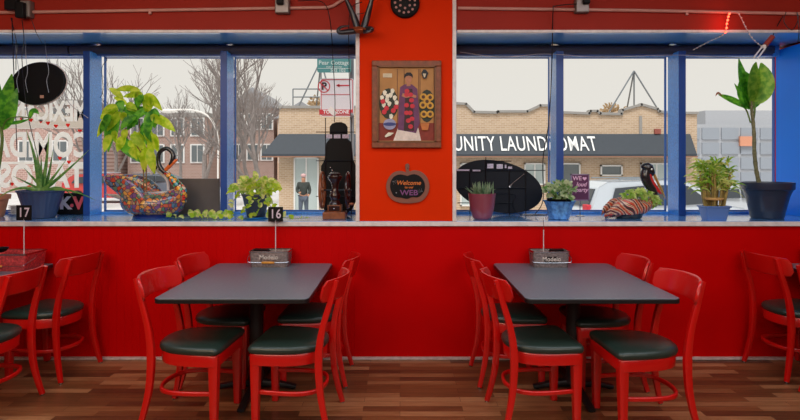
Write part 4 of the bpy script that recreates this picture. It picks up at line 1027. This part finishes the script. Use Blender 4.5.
# --- rope light
t = thing('rope_light', 'string of small bulbs, lit red where it crosses the wall at upper right', 'string lights', W(727, 22, 4.15))
redem = mat('lit_red_bulb', (255, 60, 30), .4, emit=9); warm = mat('unlit_clear_bulb', (225, 205, 195), .3)
redem.node_tree.nodes['Principled BSDF'].inputs['Emission Color'].default_value = (1, .05, .02, 1)
path = [W(693, 50, 4.50), W(708, 42, 4.35), W(724, 34, 4.17), W(727, 22, 4.15), W(730, 13, 4.13), W(738, 13, 4.13), W(745, 26, 4.15), W(752, 38, 4.18), W(762, 47, 4.22)]
P = catmull([p-Vector(t.location) for p in path], 6)
MB().tube(P, .003, 6).build('cord', wv, t)
for a, b, n, m, r_ in ((0, 2, 9, warm, .0055), (2, 4, 6, redem, .0085), (5, 8, 10, warm, .006)):
    for i in range(n):
        q = a*6+(b-a)*6*(i+.5)/n; k = int(q); p = P[k].lerp(P[min(k+1, len(P)-1)], q-k)
        MB().ball(p+Vector((0, -.003, 0)), r_, 8).build('bulb', m, t)
bpt = bpy.data.lights.new('rope_glow', 'POINT'); bpt.energy = .6; bpt.color = (1, .08, .04); bpt.shadow_soft_size = .03
bo = bpy.data.objects.new('rope_glow', bpt); COL.objects.link(bo); bo.location = W(728, 20, 4.08)
# --- hanging tube lamp
t = thing('hanging_tube_lamp', 'small glass tube lamp with a red-brown sleeve hanging at upper right', 'lamp', W(769, 41, 4.22))
def X(px, py, D=4.22): return loc3(t, px, py, D)
MB().tube([X(765.5, 45), X(772.5, 36.5)], .020, 12).build('sleeve', mat('red_brown_sleeve', (140, 50, 40), .5), t)
gl = mat('pale_glass', (205, 215, 225), .15, coat=.5)
for o in (0, 4): MB().tube([X(762+o, 47), X(753.5+o, 58+o*.2)], .0065, 8).build('glass_tube', gl, t)
MB().ball(X(764, 46.5), .016, 10).build('collar', white_p, t)
MB().tube(catmull([X(773, 36), X(775, 30), X(783, 16, 4.14)], 5), .0035, 6).build('cord', cab, t)
MB().tube([X(775.5, 31.5), X(781.5, 28)], .017, 10).build('plug', mat('grey_plug', (170, 165, 170), .4), t)
# ================================================================= OUTSIDE
GZ = -.6
asph = mat('pale_asphalt', (205, 205, 208), .9, vary=.1, vscale=2)
walkm = mat('concrete_walk', (220, 217, 212), .9, vary=.08, vscale=2)
struct('trim_15', MB().b2((-90, 4.98, GZ-.2), (90, 140, GZ-.02)), asph, smooth=False)           # street
struct('trim_16', MB().b2((-90, 4.97, GZ-.1), (90, 9.2, GZ+.0)), walkm, smooth=False)
struct('trim_17', MB().b2((-14, 19.4, GZ-.1), (60, 22.0, GZ+.0)), walkm, smooth=False)

tan_b = brick_mat('tan_brick', (196, 170, 144), (180, 152, 126), (204, 190, 172), 3.2, bw=.66, bh=.24, ms=.03)
cap_m = mat('grey_stone_coping', (150, 148, 146), .8)
wht = mat('white_window_paintwork', (225, 225, 225), .5)
pane_m = mat('pale_shop_glass', (176, 190, 192), .1, spec=.8)
pane_d = mat('dark_shop_glass', (96, 104, 108), .1, spec=.8)
awn = mat('slate_blue_awning', (58, 66, 76), .7, vary=.05)
# --- laundromat
YB = 22.0
t = thing('laundromat_building', 'low tan brick laundromat with stepped parapet and long dark awning across the street', 'building', (6, YB, GZ))
def LB(px, py, D=YB): return ((px-400)*D/F-6, EYE-(py-164)*D/F-GZ)
x0 = LB(279, 0)[0]; x1 = LB(697, 0)[0]
prof = [(x0, 0), (x1, 0), (x1, LB(0, 114)[1])]
for px, py in ((675, 114), (659, 112.5), (657, 110), (641, 105.5), (622, 111), (621, 115), (600, 114.5), (597, 112), (590, 112), (589, 114.5), (553, 113), (551, 106.5), (540, 106.5), (527, 112.5), (498, 112.5), (497, 113.5), (474, 113), (466, 105), (452, 104), (400, 108), (330, 108), (279, 108)): prof.append(LB(px, py))
MB().prism(prof, 0, 12, 'xz').build('brick_wall', tan_b, t, smooth=False)
mb = MB()
top = prof[2:]
for a, b in zip(top, top[1:]):
    L_ = math.hypot(b[0]-a[0], b[1]-a[1])
    if L_ > .05: mb.box(((a[0]+b[0])/2, .1, (a[1]+b[1])/2+.04), (L_+.06, .36, .10), Euler((0, -math.atan2(b[1]-a[1], b[0]-a[0]), 0)))
mb.build('coping', cap_m, t, smooth=False)
# awning: sloping front, mitred ends
zt, zb = LB(0, 134, YB)[1], LB(0, 156, YB-.6)[1]
ax0, ax1 = LB(279, 0, YB)[0], LB(690, 0, YB)[0]; bx0, bx1 = LB(262, 0, YB-.6)[0], LB(697, 0, YB-.6)[0]
MB().add([(ax0, -.02, zt), (ax1, -.02, zt), (bx1, -.6, zb+.08), (bx0, -.6, zb+.08), (ax0, -.02, zb), (ax1, -.02, zb), (bx1, -.6, zb), (bx0, -.6, zb)],
         [(0,1,2,3), (3,2,6,7), (7,6,5,4), (0,3,7,4), (1,2,6,5)]).build('awning', awn, t, smooth=False)
MB().box(((bx0+bx1)/2, -.6, zb-.03), (bx1-bx0+.05, .04, .05)).build('awning_trim', mat('brown_awning_trim', (150, 110, 90), .7), t)
sl = math.atan2(.58, zt-(zb+.08))
nrm = Vector((0, -math.cos(sl), math.sin(sl)))
ap = Vector((0, -.02, zt)).lerp(Vector((0, -.6, zb+.08)), .54)
mid = (LB(597, 0, YB-.4)[0]); 
tx = text('awning_lettering', 'COMMUNITY LAUNDROMAT', 1.04, mat('white_awning_print', (236, 238, 240), .6), t, (mid, ap.y-.035, ap.z+.01), .008, sx=.53, bold=.003, spacing=1.06, align='RIGHT', rot=(PI/2-sl*.97, 0, 0))
# openings
def opening(px0, px1, py0, py1, m, lab='window', panes=1, fr=.06):
    a = LB(px0, py0); b = LB(px1, py1); z0 = max(.0, b[1]); 
    w = MB()
    xa, xb, zt_ = a[0], b[0], a[1]
    for q in ((xa, xa+fr, z0, zt_), (xb-fr, xb, z0, zt_), (xa, xb, zt_-fr, zt_), (xa, xb, z0, z0+fr)): w.b2((q[0], -.08, q[2]), (q[1], .02, q[3]))
    for k in range(1, panes): xm = xa+(xb-xa)*k/panes; w.b2((xm-.03, -.07, z0), (xm+.03, .02, zt_))
    o = w.build(lab, wht, t, smooth=False)
    MB().b2((xa, -.03, z0), (xb, .01, zt_)).build('pane', m, o, smooth=False)
opening(294, 319, 157, 225, pane_m, 'door', 2); opening(324, 352, 160, 205, pane_m, 'window', 2)
opening(460, 488, 163, 206, pane_m); opening(524, 545, 163, 185, pane_m, 'window', 2); opening(600, 622, 165, 176, pane_d)
opening(560, 580, 163, 190, pane_d); opening(640, 672, 163, 205, pane_m, 'window', 2)
MB().b2((LB(640, 0)[0]-.04, -.04, LB(0, 134)[1]), (LB(641, 0)[0]+.03, 0, LB(0, 116)[1])).build('downpipe', cap_m, t, smooth=False)
MB().b2((LB(654, 0)[0], -.08, LB(0, 134)[1]), (LB(660, 0)[0], 0, LB(0, 129)[1])).build('alarm_box', mat('red_brown_box', (150, 80, 70), .6), t, smooth=False)
# --- sign frames on its roof
rf = mat('weathered_grey_steel', (120, 128, 136), .6)
def roofframe(ax, ay, feet, rect, lab, Y=YB+1.5):
    b = W(ax, 111, Y); t = thing('roof_sign_frame', lab, 'frame', (b.x, Y, b.z))
    def T(px, py, D=Y): return W(px, py, D)-Vector(t.location)
    for px, py, dy in feet: MB().tube([T(ax, ay), T(px, py, Y+dy)], .035, 5).build('strut', rf, t)
    if rect:
        x0_, x1_, y0_, y1_ = rect
        for s in (((x0_, y0_), (x1_, y0_)), ((x0_, y0_), (x0_, y1_)), ((x1_, y0_), (x1_, y1_)), ((x0_, y1_), (x1_, y1_)), ((x0_, y0_+8), (x1_, y0_+8))): MB().tube([T(*s[0]), T(*s[1])], .03, 5).build('rail', rf, t)
roofframe(634, 71, ((608, 114, 0), (657, 108, 0), (634, 112, .5), (626, 114, 1.5)), None, 'tall open steel tripod on the laundromat roof seen through the right window')
roofframe(321, 60, ((297, 110, 0), (334, 110, 0), (321, 110, .4), (316, 110, 1.2)), (293, 330, 89, 108), 'steel tripod with square rail frame on the laundromat roof behind the parking sign')
# --- red brick apartments, far left; several houses in a row
redb = brick_mat('red_brick_hazed', (166, 134, 124), (152, 122, 112), (178, 164, 158), 2.0, ms=.03)  # distance haze put into the brick: paler, greyer colours
grey_roof = mat('grey_roofing', (150, 152, 158), .8)
def flats(xa, xb, Y, h, m, lab, nx, nz, roof='flat', sill_=True):
    t = thing('apartment_building', lab, 'building', ((xa+xb)/2, Y, GZ)); w = (xb-xa)
    MB().b2((-w/2, 0, 0), (w/2, 9, h)).build('brick_wall', m, t, smooth=False)
    if roof == 'flat': MB().b2((-w/2-.15, -.15, h), (w/2+.15, 9.1, h+.35)).build('cornice', cap_m, t, smooth=False)
    else: MB().prism([(-w/2-.3, h), (w/2+.3, h), (0, h+roof)], -.3, 9.3, 'xz').build('roof', grey_roof, t, smooth=False)
    for i in range(nx):
        for k in range(nz):
            cx = -w/2+w*(i+.5)/nx; cz = 1.5+(h-1.6)*(k+.35)/nz
            o = MB().b2((cx-.62, -.08, cz-.1), (cx+.62, .0, cz+1.55)).build('window', wht, t, smooth=False)
            MB().b2((cx-.48, -.12, cz+.02), (cx-.04, -.03, cz+1.43)).b2((cx+.04, -.12, cz+.02), (cx+.48, -.03, cz+1.43)).build('pane', pane_d, o, smooth=False)
flats(-23.5, -16.6, 46, 6.2, redb, 'low red brick building seen under the leafy plant with shop windows', 4, 2)
flats(-16.4, -12.3, 52, 7.6, redb, 'red brick apartment block seen above the dark board', 3, 2, 2.0)
flats(-11.5, -7.0, 50, 6.4, brick_mat('orange_brick_hazed', (190, 156, 130), (176, 144, 120), (205, 180, 165), 2.0, ms=.03), 'orange brick house with pale windows left of the laundromat', 3, 2, 1.6)  # this brick is also paled to carry the haze in its colour
flats(-42, -24.2, 40, 6.6, brick_mat('rose_brick_hazed', (176, 142, 134), (164, 130, 122), (205, 180, 172), 1.6, ms=.03), 'rosy brick storefront block behind the mirrored window lettering', 7, 2)  # rose brick likewise washed out, haze put into the colour
t = thing('storefront_canopy', 'pale metal canopy roof seen at far left above the window lettering', 'canopy', (-14.6, 17, GZ+3.4))
MB().b2((-5, -2, 0), (3.4, 2, .35)).build('roof_slab', mat('pale_canopy', (215, 205, 195), .5), t, smooth=False)
for x in (-4.6, 3.0): MB().b2((x-.08, -1.8, -3.4), (x+.08, -1.6, 0)).build('post', white_p, t, smooth=False)
# --- modern glassy block at right
t = thing('office_building', 'pale grey glass office block behind the bamboo and dumb cane', 'building', (27.5, 44, GZ))
MB().b2((-6, 0, 0), (14, 12, 5.4)).b2((-2, .5, 5.4), (14, 12, 6.6)).build('clad_wall', mat('pale_grey_cladding', (172, 176, 184), .5, vary=.05), t, smooth=False)
for r_ in range(4):
    for c_ in range(12): MB().b2((-5.8+c_*1.6, -.1, .5+r_*1.22), (-4.4+c_*1.6, 0, 1.45+r_*1.22)).build('window', mat('blue_grey_glazing', (150, 158, 170), .3), t, smooth=False)
s = MB().b2((.4, -.3, 3.6), (1.5, -.1, 4.4)).build('orange_sign', mat('orange_board', (214, 150, 122), .6), t, smooth=False)

# --- bare trees
bark = mat('grey_bark', (138, 130, 128), .9, vary=.2)
def tree(px, D, h, lab, seed, spread=.45, dep=5, r0=.14, m=bark):
    rnd = random.Random(seed); b = W(px, 164, D); t = thing('bare_tree', lab, 'tree', (b.x, D, GZ), 0, 'leafless street trees')
    mb = MB(); mt = MB()
    def grow(p, d, l, r, k):
        q = p+d*l*.5+Vector((rnd.uniform(-.04, .04), rnd.uniform(-.04, .04), 0))*l; e = q+(d+Vector((0, 0, .08))).normalized()*l*.5
        (mt if k == dep else mb).tube([p, q, e], [r, r*.82, r*.66], 6 if k > 2 else 4, caps=False)
        if k == 0: return
        for i in range(3 if k > 1 else 3):
            a = rnd.uniform(0, 2*PI); s_ = spread*rnd.uniform(.6, 1.3)
            nd = (d+Vector((math.cos(a), math.sin(a), rnd.uniform(-.1, .35)))*s_).normalized()
            st_ = p.lerp(e, 1) if i < 2 else q
            grow(st_, nd, l*rnd.uniform(.62, .86), r*.62, k-1)
    grow(Vector((0, 0, 0)), Vector((0, 0, 1)), h*.3, r0, dep)
    mt.build('trunk', m, t); mb.build('branches', m, t)
tree(262, 13.5, 5.2, 'bare tree with many fine branches, right of the slim blue mullion', 3, .42, 6, .11)
tree(205, 26, 8.5, 'bare tree behind the swan planter, left of the slim blue mullion', 8, .5, 6, .16)
tree(116, 36, 9, 'bare tree beyond the leafy plant in the swan', 12, .5, 5, .15)
tree(180, 40, 8, 'smaller bare tree in front of the red brick apartments', 15, .55, 5, .14)
tree(97, 26, 8.0, 'bare tree at far left behind the outer blue mullion', 22, .5, 5, .12)
tree(238, 34, 7.0, 'thin bare tree beside the orange brick house', 27, .5, 5, .12)
# shrub top above roof
for px, py, lab in ((322, 104, 'tan leafless treetop showing over the roof behind the parking sign'), (612, 112, 'small rust-coloured treetop over the roof left of the tripod')):
    b = W(px, py, 37); t = thing('distant_tree', lab, 'tree', (b.x, 37, GZ)); mb = MB(); rnd = random.Random(px)
    cluster(mb, (0, 0, b.z-GZ-.1), (.85, .8, .7), 260, .3, .14, .3, 'ell', rnd); mb.build('foliage', leafmat('tan_far_leaf', (165, 135, 100), (190, 165, 130), .3), t)
    MB().tube([(0, 0, 0), (0, 0, b.z-GZ)], .12, 6).build('trunk', bark, t)
# --- street lamp
b = W(218, 164, 21); t = thing('street_lamp', 'white curved street lamp post left of the slim blue mullion', 'street lamp', (b.x, 21, GZ))
def SL(px, py): return W(px, py, 21)-Vector(t.location)
MB().tube(catmull([Vector((0, 0, 0)), SL(218, 170), SL(218, 140), SL(214, 124), SL(205, 114), SL(190, 110), SL(172, 110)], 5), .036, 8).build('pole', white_p, t)
MB().ball(SL(169, 111), (.35, .14, .09), 10).build('lamp_head', white_p, t)

# --- parking sign and street sign on a pole
t = thing('parking_sign', 'white and red no-parking sign on a pole outside the left window', 'street sign', (W(352, 0, 6.7).x, 6.7, GZ))
sg = mat('galvanised_pole', (140, 150, 160), .5, metal=.5)
MB().b2((-.025, -.02, 0), (.025, .02, 3.7)).build('pole', sg, t, bevel=.004)
def SG(px, py, D=6.66): return W(px, py, D)-Vector(t.location)
c = SG(337, 97.5); yy = c.y
MB().prism(rrect(.42, .475, .03, cx=c.x, cy=c.z), yy-.003, yy+.003, 'xz').build('panel', mat('sign_white', (222, 224, 232), .4), t, smooth=False)
rd = mat('sign_red', (200, 50, 66), .4); bkp = mat('sign_black', (40, 44, 54), .4)
def ring(w, h, r, th): 
    o = rrect(w, h, r, cx=c.x, cy=c.z); i = rrect(w-th*2, h-th*2, max(.002, r-th), cx=c.x, cy=c.z)
    mb = MB(); n = len(o); vs = [(a, yy-.0045, b) for a, b in o]+[(a, yy-.0045, b) for a, b in i]
    return mb.add(vs, [(k, (k+1) % n, n+(k+1) % n, n+k) for k in range(n)])
ring(.40, .455, .025, .008).build('border', rd, t, smooth=False)
q = SG(324, 86.5)
rg = MB(); vs = []
for k in range(32):
    a = 2*PI*k/32; vs += [(q.x+.078*math.cos(a), yy-.005, q.z+.078*math.sin(a)), (q.x+.066*math.cos(a), yy-.005, q.z+.066*math.sin(a))]
rg.add(vs, [(2*k, (2*k+2) % 64, (2*k+3) % 64, 2*k+1) for k in range(32)]).build('prohibition_ring', rd, t, smooth=False)
text('letter', 'P', .125, bkp, t, (q.x+.002, yy-.0052, q.z), .0008, bold=.004)
MB().box((q.x, yy-.0075, q.z), (.145, .001, .012), Euler((0, R(45), 0))).build('slash', rd, t, smooth=False)
a_, b_ = SG(336, 85.5), SG(350, 85.5)
MB().b2((a_.x+.02, yy-.006, a_.z-.007), (b_.x, yy-.004, a_.z+.007)).add([(a_.x, yy-.006, a_.z), (a_.x+.045, yy-.006, a_.z+.022), (a_.x+.045, yy-.006, a_.z-.022)], [(0, 1, 2)]).build('arrow', rd, t, smooth=False)
a_, b_ = SG(321, 94.5), SG(350, 95.2)
MB().b2((a_.x, yy-.006, a_.z-.003), (b_.x, yy-.004, a_.z+.003)).build('rule', rd, t, smooth=False)
a_, b_ = SG(319.3, 109.5), SG(353, 114.6)
MB().b2((a_.x, yy-.0055, b_.z), (b_.x, yy-.004, a_.z)).build('red_band', rd, t, smooth=False)
text('band_lettering', 'TOW ZONE', .062, mat('sign_white2', (235, 232, 236), .4), t, ((a_.x+b_.x)/2, yy-.0065, (a_.z+b_.z)/2), .0005, bold=.002, sx=.95)
a_ = SG(332.5, 111.5)
MB().add([(a_.x-.06, yy-.008, a_.z+.01), (a_.x-.02, yy-.008, a_.z+.07), (a_.x+.055, yy-.008, a_.z-.01), (a_.x+.03, yy-.008, a_.z-.06), (a_.x-.01, yy-.008, a_.z-.04)], [(0, 1, 2, 3, 4)]).build('torn_sticker', white_p, t, smooth=False)
t = thing('bus_stop_sign', 'green bus stop sign with route numbers above the no-parking sign', 'street sign', (W(352, 0, 6.7).x, 6.62, GZ+3.0))
MB().tube([(0, .0, -.25), (0, .058, -.25)], .02, 8).build('bolt', sg, t)
c = SG(334.5, 63.5); c.y = 0
gm = mat('sign_green', (84, 150, 152), .45)
MB().prism(rrect(.42, .30, .025, cx=c.x, cy=c.z+.03), -.003, .003, 'xz').build('panel', gm, t, smooth=False)
lw = mat('sign_pale_print', (205, 226, 226), .45)
text('lettering', 'Pear Cottage', .072, lw, t, (c.x, -.004, c.z+.0), .0006, bold=.001)
text('lettering', 'PARK SERVICE RD', .024, lw, t, (c.x, -.004, c.z-.052), .0005, bold=.0006)
MB().b2((c.x-.2, -.005, c.z-.072), (c.x+.2, -.0035, c.z-.066)).build('rule', lw, t, smooth=False)
text('route_numbers', '502 102', .058, lw, t, (c.x+.05, -.004, c.z-.095), .0006, bold=.001)

# --- cars
def car(lab, x, Y, rz, col, stripe=False, L=4.7, H=1.72, hood=True):
    t = thing('parked_car', lab, 'car', (x, Y, GZ), rz, 'cars parked across the street')
    hl = L/2; body = mat('car_paint_%d_%d_%d' % col, col, .25, coat=.6)
    tint = mat('tinted_car_glass', (48, 56, 66), .1, spec=.8)
    prof = [(-hl, .45), (-hl+.02, .95), (-hl+.10, 1.05), (-hl+.35, H-.18), (-hl+.62, H-.04), (-.2, H), (.55, H-.06), (1.25, 1.12), (hl-.35, .98), (hl-.03, .78), (hl, .45), (hl-.25, .28), (-hl+.25, .28)]
    def wd(z): return .92 if z < .95 else .92-(z-.95)*.28
    MB().loops([[(a, -wd(b)+.03, b) for a, b in prof], [(a, -wd(b), b) for a, b in prof], [(a, wd(b), b) for a, b in prof], [(a, wd(b)-.03, b) for a, b in prof]]).build('body', body, t, angle=25, bevel=.03)
    for s in (-1, 1):
        for q in ([(-1.75, 1.08), (-1.55, H-.2), (-.75, H-.14), (-.75, 1.08)], [(-.68, 1.08), (-.68, H-.14), (.1, H-.13), (.1, 1.08)], [(.17, 1.08), (.17, H-.13), (.5, H-.16), (1.1, 1.12)]):
            MB().loops([[(a, s*(wd(b)-.02), b) for a, b in q], [(a, s*(wd(b)+.008), b) for a, b in q]]).build('side_window', tint, t, smooth=False)
        for wx in (-1.42, 1.42):
            w_ = MB().lathe([(.34, -.11), (.35, -.09), (.35, .09), (.34, .11)], 28, (wx, s*.84, .35), axis='y').build('wheel', mat('tyre_rubber', (28, 28, 30), .8), t)
            MB().lathe([(.22, -.115), (.20, .115)], 16, (wx, s*.845, .35), axis='y').build('hub_cap', mat('car_alloy', (170, 172, 178), .3, metal=.7), w_)
        MB().b2((-hl-.02, s*.72-.12, .9), (-hl+.10, s*.72+.12, 1.12)).build('tail_light', rd, t, bevel=.02)
        MB().b2((hl-.22, s*.66-.15, .72), (hl-.02, s*.66+.15, .86)).build('headlight', white_p, t, bevel=.02)
        MB().tube([(-1.4, s*.66, H+.03), (.2, s*.66, H+.03)], .02, 6).build('roof_rail', sg, t)
        if stripe:
            for k in range(7):
                MB().add([(-2.1+k*.28, s*.93, .5), (-1.98+k*.28, s*.93, .5), (-1.8+k*.28, s*.935, .82), (-1.92+k*.28, s*.935, .82)], [(0, 1, 2, 3)]).build('blue_stripe', mat('police_blue', (90, 160, 200), .4), t, smooth=False)
            mb = MB()
            for k in range(10):
                for j in range(2):
                    if (k+j) % 2: mb.b2((.3+k*.12, s*.92-.012, .62+j*.12), (.42+k*.12, s*.92+.012, .74+j*.12))
            mb.build('checker_band', mat('navy_checks', (50, 70, 110), .4), t, smooth=False)
    MB().loops([[(-hl+.09, y, 1.08) for y in (-.72, .72)]+[(-hl+.33, y, H-.22) for y in (.62, -.62)], [(-hl+.06, y, 1.08) for y in (-.72, .72)]+[(-hl+.30, y, H-.22) for y in (.62, -.62)]]).build('rear_window', tint, t, smooth=False)
    return t
car('white patrol SUV with blue slanted stripes parked outside, behind the pelican', W(652, 0, 14.4).x, 14.4, R(10), (196, 206, 218), True)
car('silver car partly hidden behind the bamboo and large navy pot', W(742, 0, 17.4).x, 17.4, R(6), (190, 196, 204), False, 4.5, 1.5)
car('red car parked far away, seen behind the tail of the swan planter', W(112, 0, 30).x, 30, R(4), (190, 60, 56), False, 4.5, 1.6)
car('dark car parked far away, seen beneath the apartment block beside the swan', W(160, 0, 33).x, 33, R(-4), (110, 120, 134), False, 4.5, 1.55)

# --- the passer-by
def skinmesh(name, pts, edges, radii, m, parent, root=0, sub=2):
    me = bpy.data.meshes.new(name); me.from_pydata(pts, edges, []); me.materials.append(m)
    o = bpy.data.objects.new(name, me); COL.objects.link(o); o.parent = parent
    bm = bmesh.new(); bm.from_mesh(me); sk = bm.verts.layers.skin.verify(); bm.verts.ensure_lookup_table()
    for i, v in enumerate(bm.verts):
        r = radii[i]; v[sk].radius = (r, r) if not isinstance(r, tuple) else r; v[sk].use_root = (i == root)
    bm.to_mesh(me); bm.free()
    o.modifiers.new('skin', 'SKIN').use_smooth_shade = True
    s = o.modifiers.new('sub', 'SUBSURF'); s.levels = sub; s.render_levels = sub
    return o
t = thing('person', 'person in a dark jacket and pale cap standing on the pavement outside the laundromat', 'person', (W(303.5, 0, 20).x, 20, GZ), R(8))
skin = mat('skin_tone', (190, 140, 115), .6)
pts = [(0, 0, .92), (0, 0, 1.12), (0, .0, 1.36), (0, -.01, 1.45), (0, -.02, 1.53), (0, -.02, 1.64),
       (.17, 0, 1.38), (.24, -.02, 1.12), (.20, -.16, .98), (.16, -.20, .93), (-.17, 0, 1.38), (-.24, -.02, 1.12), (-.14, -.18, 1.06), (-.08, -.22, 1.08),
       (.09, 0, .86), (.11, .01, .48), (.12, .03, .08), (.13, -.10, .04), (-.09, 0, .86), (-.11, -.03, .48), (-.12, .03, .08), (-.13, -.10, .04)]
ed = [(0, 1), (1, 2), (2, 3), (3, 4), (4, 5), (2, 6), (6, 7), (7, 8), (8, 9), (2, 10), (10, 11), (11, 12), (12, 13), (0, 14), (14, 15), (15, 16), (16, 17), (0, 18), (18, 19), (19, 20), (20, 21)]
rad = [.14, .13, .15, .055, .085, .095, .07, .045, .035, .03, .07, .045, .035, .03, .10, .06, .045, .04, .10, .06, .045, .04]
skinmesh('body', pts, ed, rad, skin, t)
jk = mat('dark_jacket_cloth', (58, 64, 62), .85, vary=.15, vscale=10)
skinmesh('jacket', [pts[i] for i in (0, 1, 2, 3, 6, 7, 8, 10, 11, 12)], [(0, 1), (1, 2), (2, 3), (2, 4), (4, 5), (5, 6), (2, 7), (7, 8), (8, 9)], [.17, .165, .18, .08, .095, .065, .052, .095, .065, .052], jk, t)
skinmesh('trousers', [pts[i] for i in (0, 14, 15, 16, 18, 19, 20)], [(0, 1), (1, 2), (2, 3), (0, 4), (4, 5), (5, 6)], [.15, .115, .078, .07, .115, .078, .07], mat('grey_denim', (90, 100, 116), .85), t)
MB().ball((0, -.02, 1.70), (.105, .12, .075), 14).build('cap', mat('pale_pink_cap', (205, 170, 172), .8), t)
for s in (-1, 1): MB().ball((s*.12, -.04, .04), (.05, .14, .045), 10).build('shoe', black, t)

# ================================================================= LIGHT
w = bpy.data.worlds.new('overcast'); bpy.context.scene.world = w; w.use_nodes = True
nt = w.node_tree; N = nt.nodes; L = nt.links
bg = N['Background']; tc = N.new('ShaderNodeTexCoord'); sp = N.new('ShaderNodeSeparateXYZ'); rp = N.new('ShaderNodeValToRGB')
L.new(tc.outputs['Generated'], sp.inputs[0]); L.new(sp.outputs['Z'], rp.inputs[0])
e = rp.color_ramp.elements; e[0].position = 0; e[0].color = rgb(228, 225, 219); e[1].position = .5; e[1].color = rgb(229, 222, 209)
L.new(rp.outputs[0], bg.inputs[0]); bg.inputs[1].default_value = 1.05
def light(kind, name, loc, rot, e_, col, **k):
    l = bpy.data.lights.new(name, kind); l.energy = e_; l.color = col
    for a, b in k.items(): setattr(l, a, b)
    o = bpy.data.objects.new(name, l); COL.objects.link(o); o.location = loc; o.rotation_euler = rot; return o
light('SUN', 'added_sun', (0, -5, 20), (R(28), 0, R(-12)), 2.8, (1, .97, .93), angle=R(18))  # soft sun added under the overcast sky to brighten street, facades and soffits
light('AREA', 'ceiling_lamps_and_fill', (-2.2, .6, 3.0), (R(45), 0, R(-12)), 75, (1, .72, .46), shape='RECTANGLE', size=2.4, size_y=1.8)
light('AREA', 'ceiling_lamps_and_fill', (2.2, .6, 3.0), (R(45), 0, 0), 45, (1, .9, .82), shape='RECTANGLE', size=2.4, size_y=1.8)
light('AREA', 'ceiling_lamps_and_fill', (0, -1.2, 2.9), (R(50), 0, 0), 90, (1, .9, .82), shape='RECTANGLE', size=6, size_y=2)

light('AREA', 'ceiling_lamps_and_fill', (0, 2.5, 3.14), (R(-8), 0, 0), 85, (.80, .92, 1), shape='RECTANGLE', size=7, size_y=1.0)  # cool overhead fill, added to brighten tabletops, seats and sill

cam = bpy.data.cameras.new('camera'); co = bpy.data.objects.new('camera', cam); COL.objects.link(co)
co.location = (0, 0, EYE); co.rotation_euler = (R(90), 0, 0)
cam.sensor_width = 36; cam.lens = 36*F/800; cam.shift_y = -(210-164)/800; cam.clip_end = 400
sc = bpy.context.scene; sc.camera = co
sc.view_settings.view_transform = 'Standard'; sc.view_settings.look = 'None'; sc.view_settings.exposure = 0; sc.view_settings.gamma = 1
sc.view_settings.use_curve_mapping = False
sc.cycles.max_bounces = 8; sc.cycles.transparent_max_bounces = 16
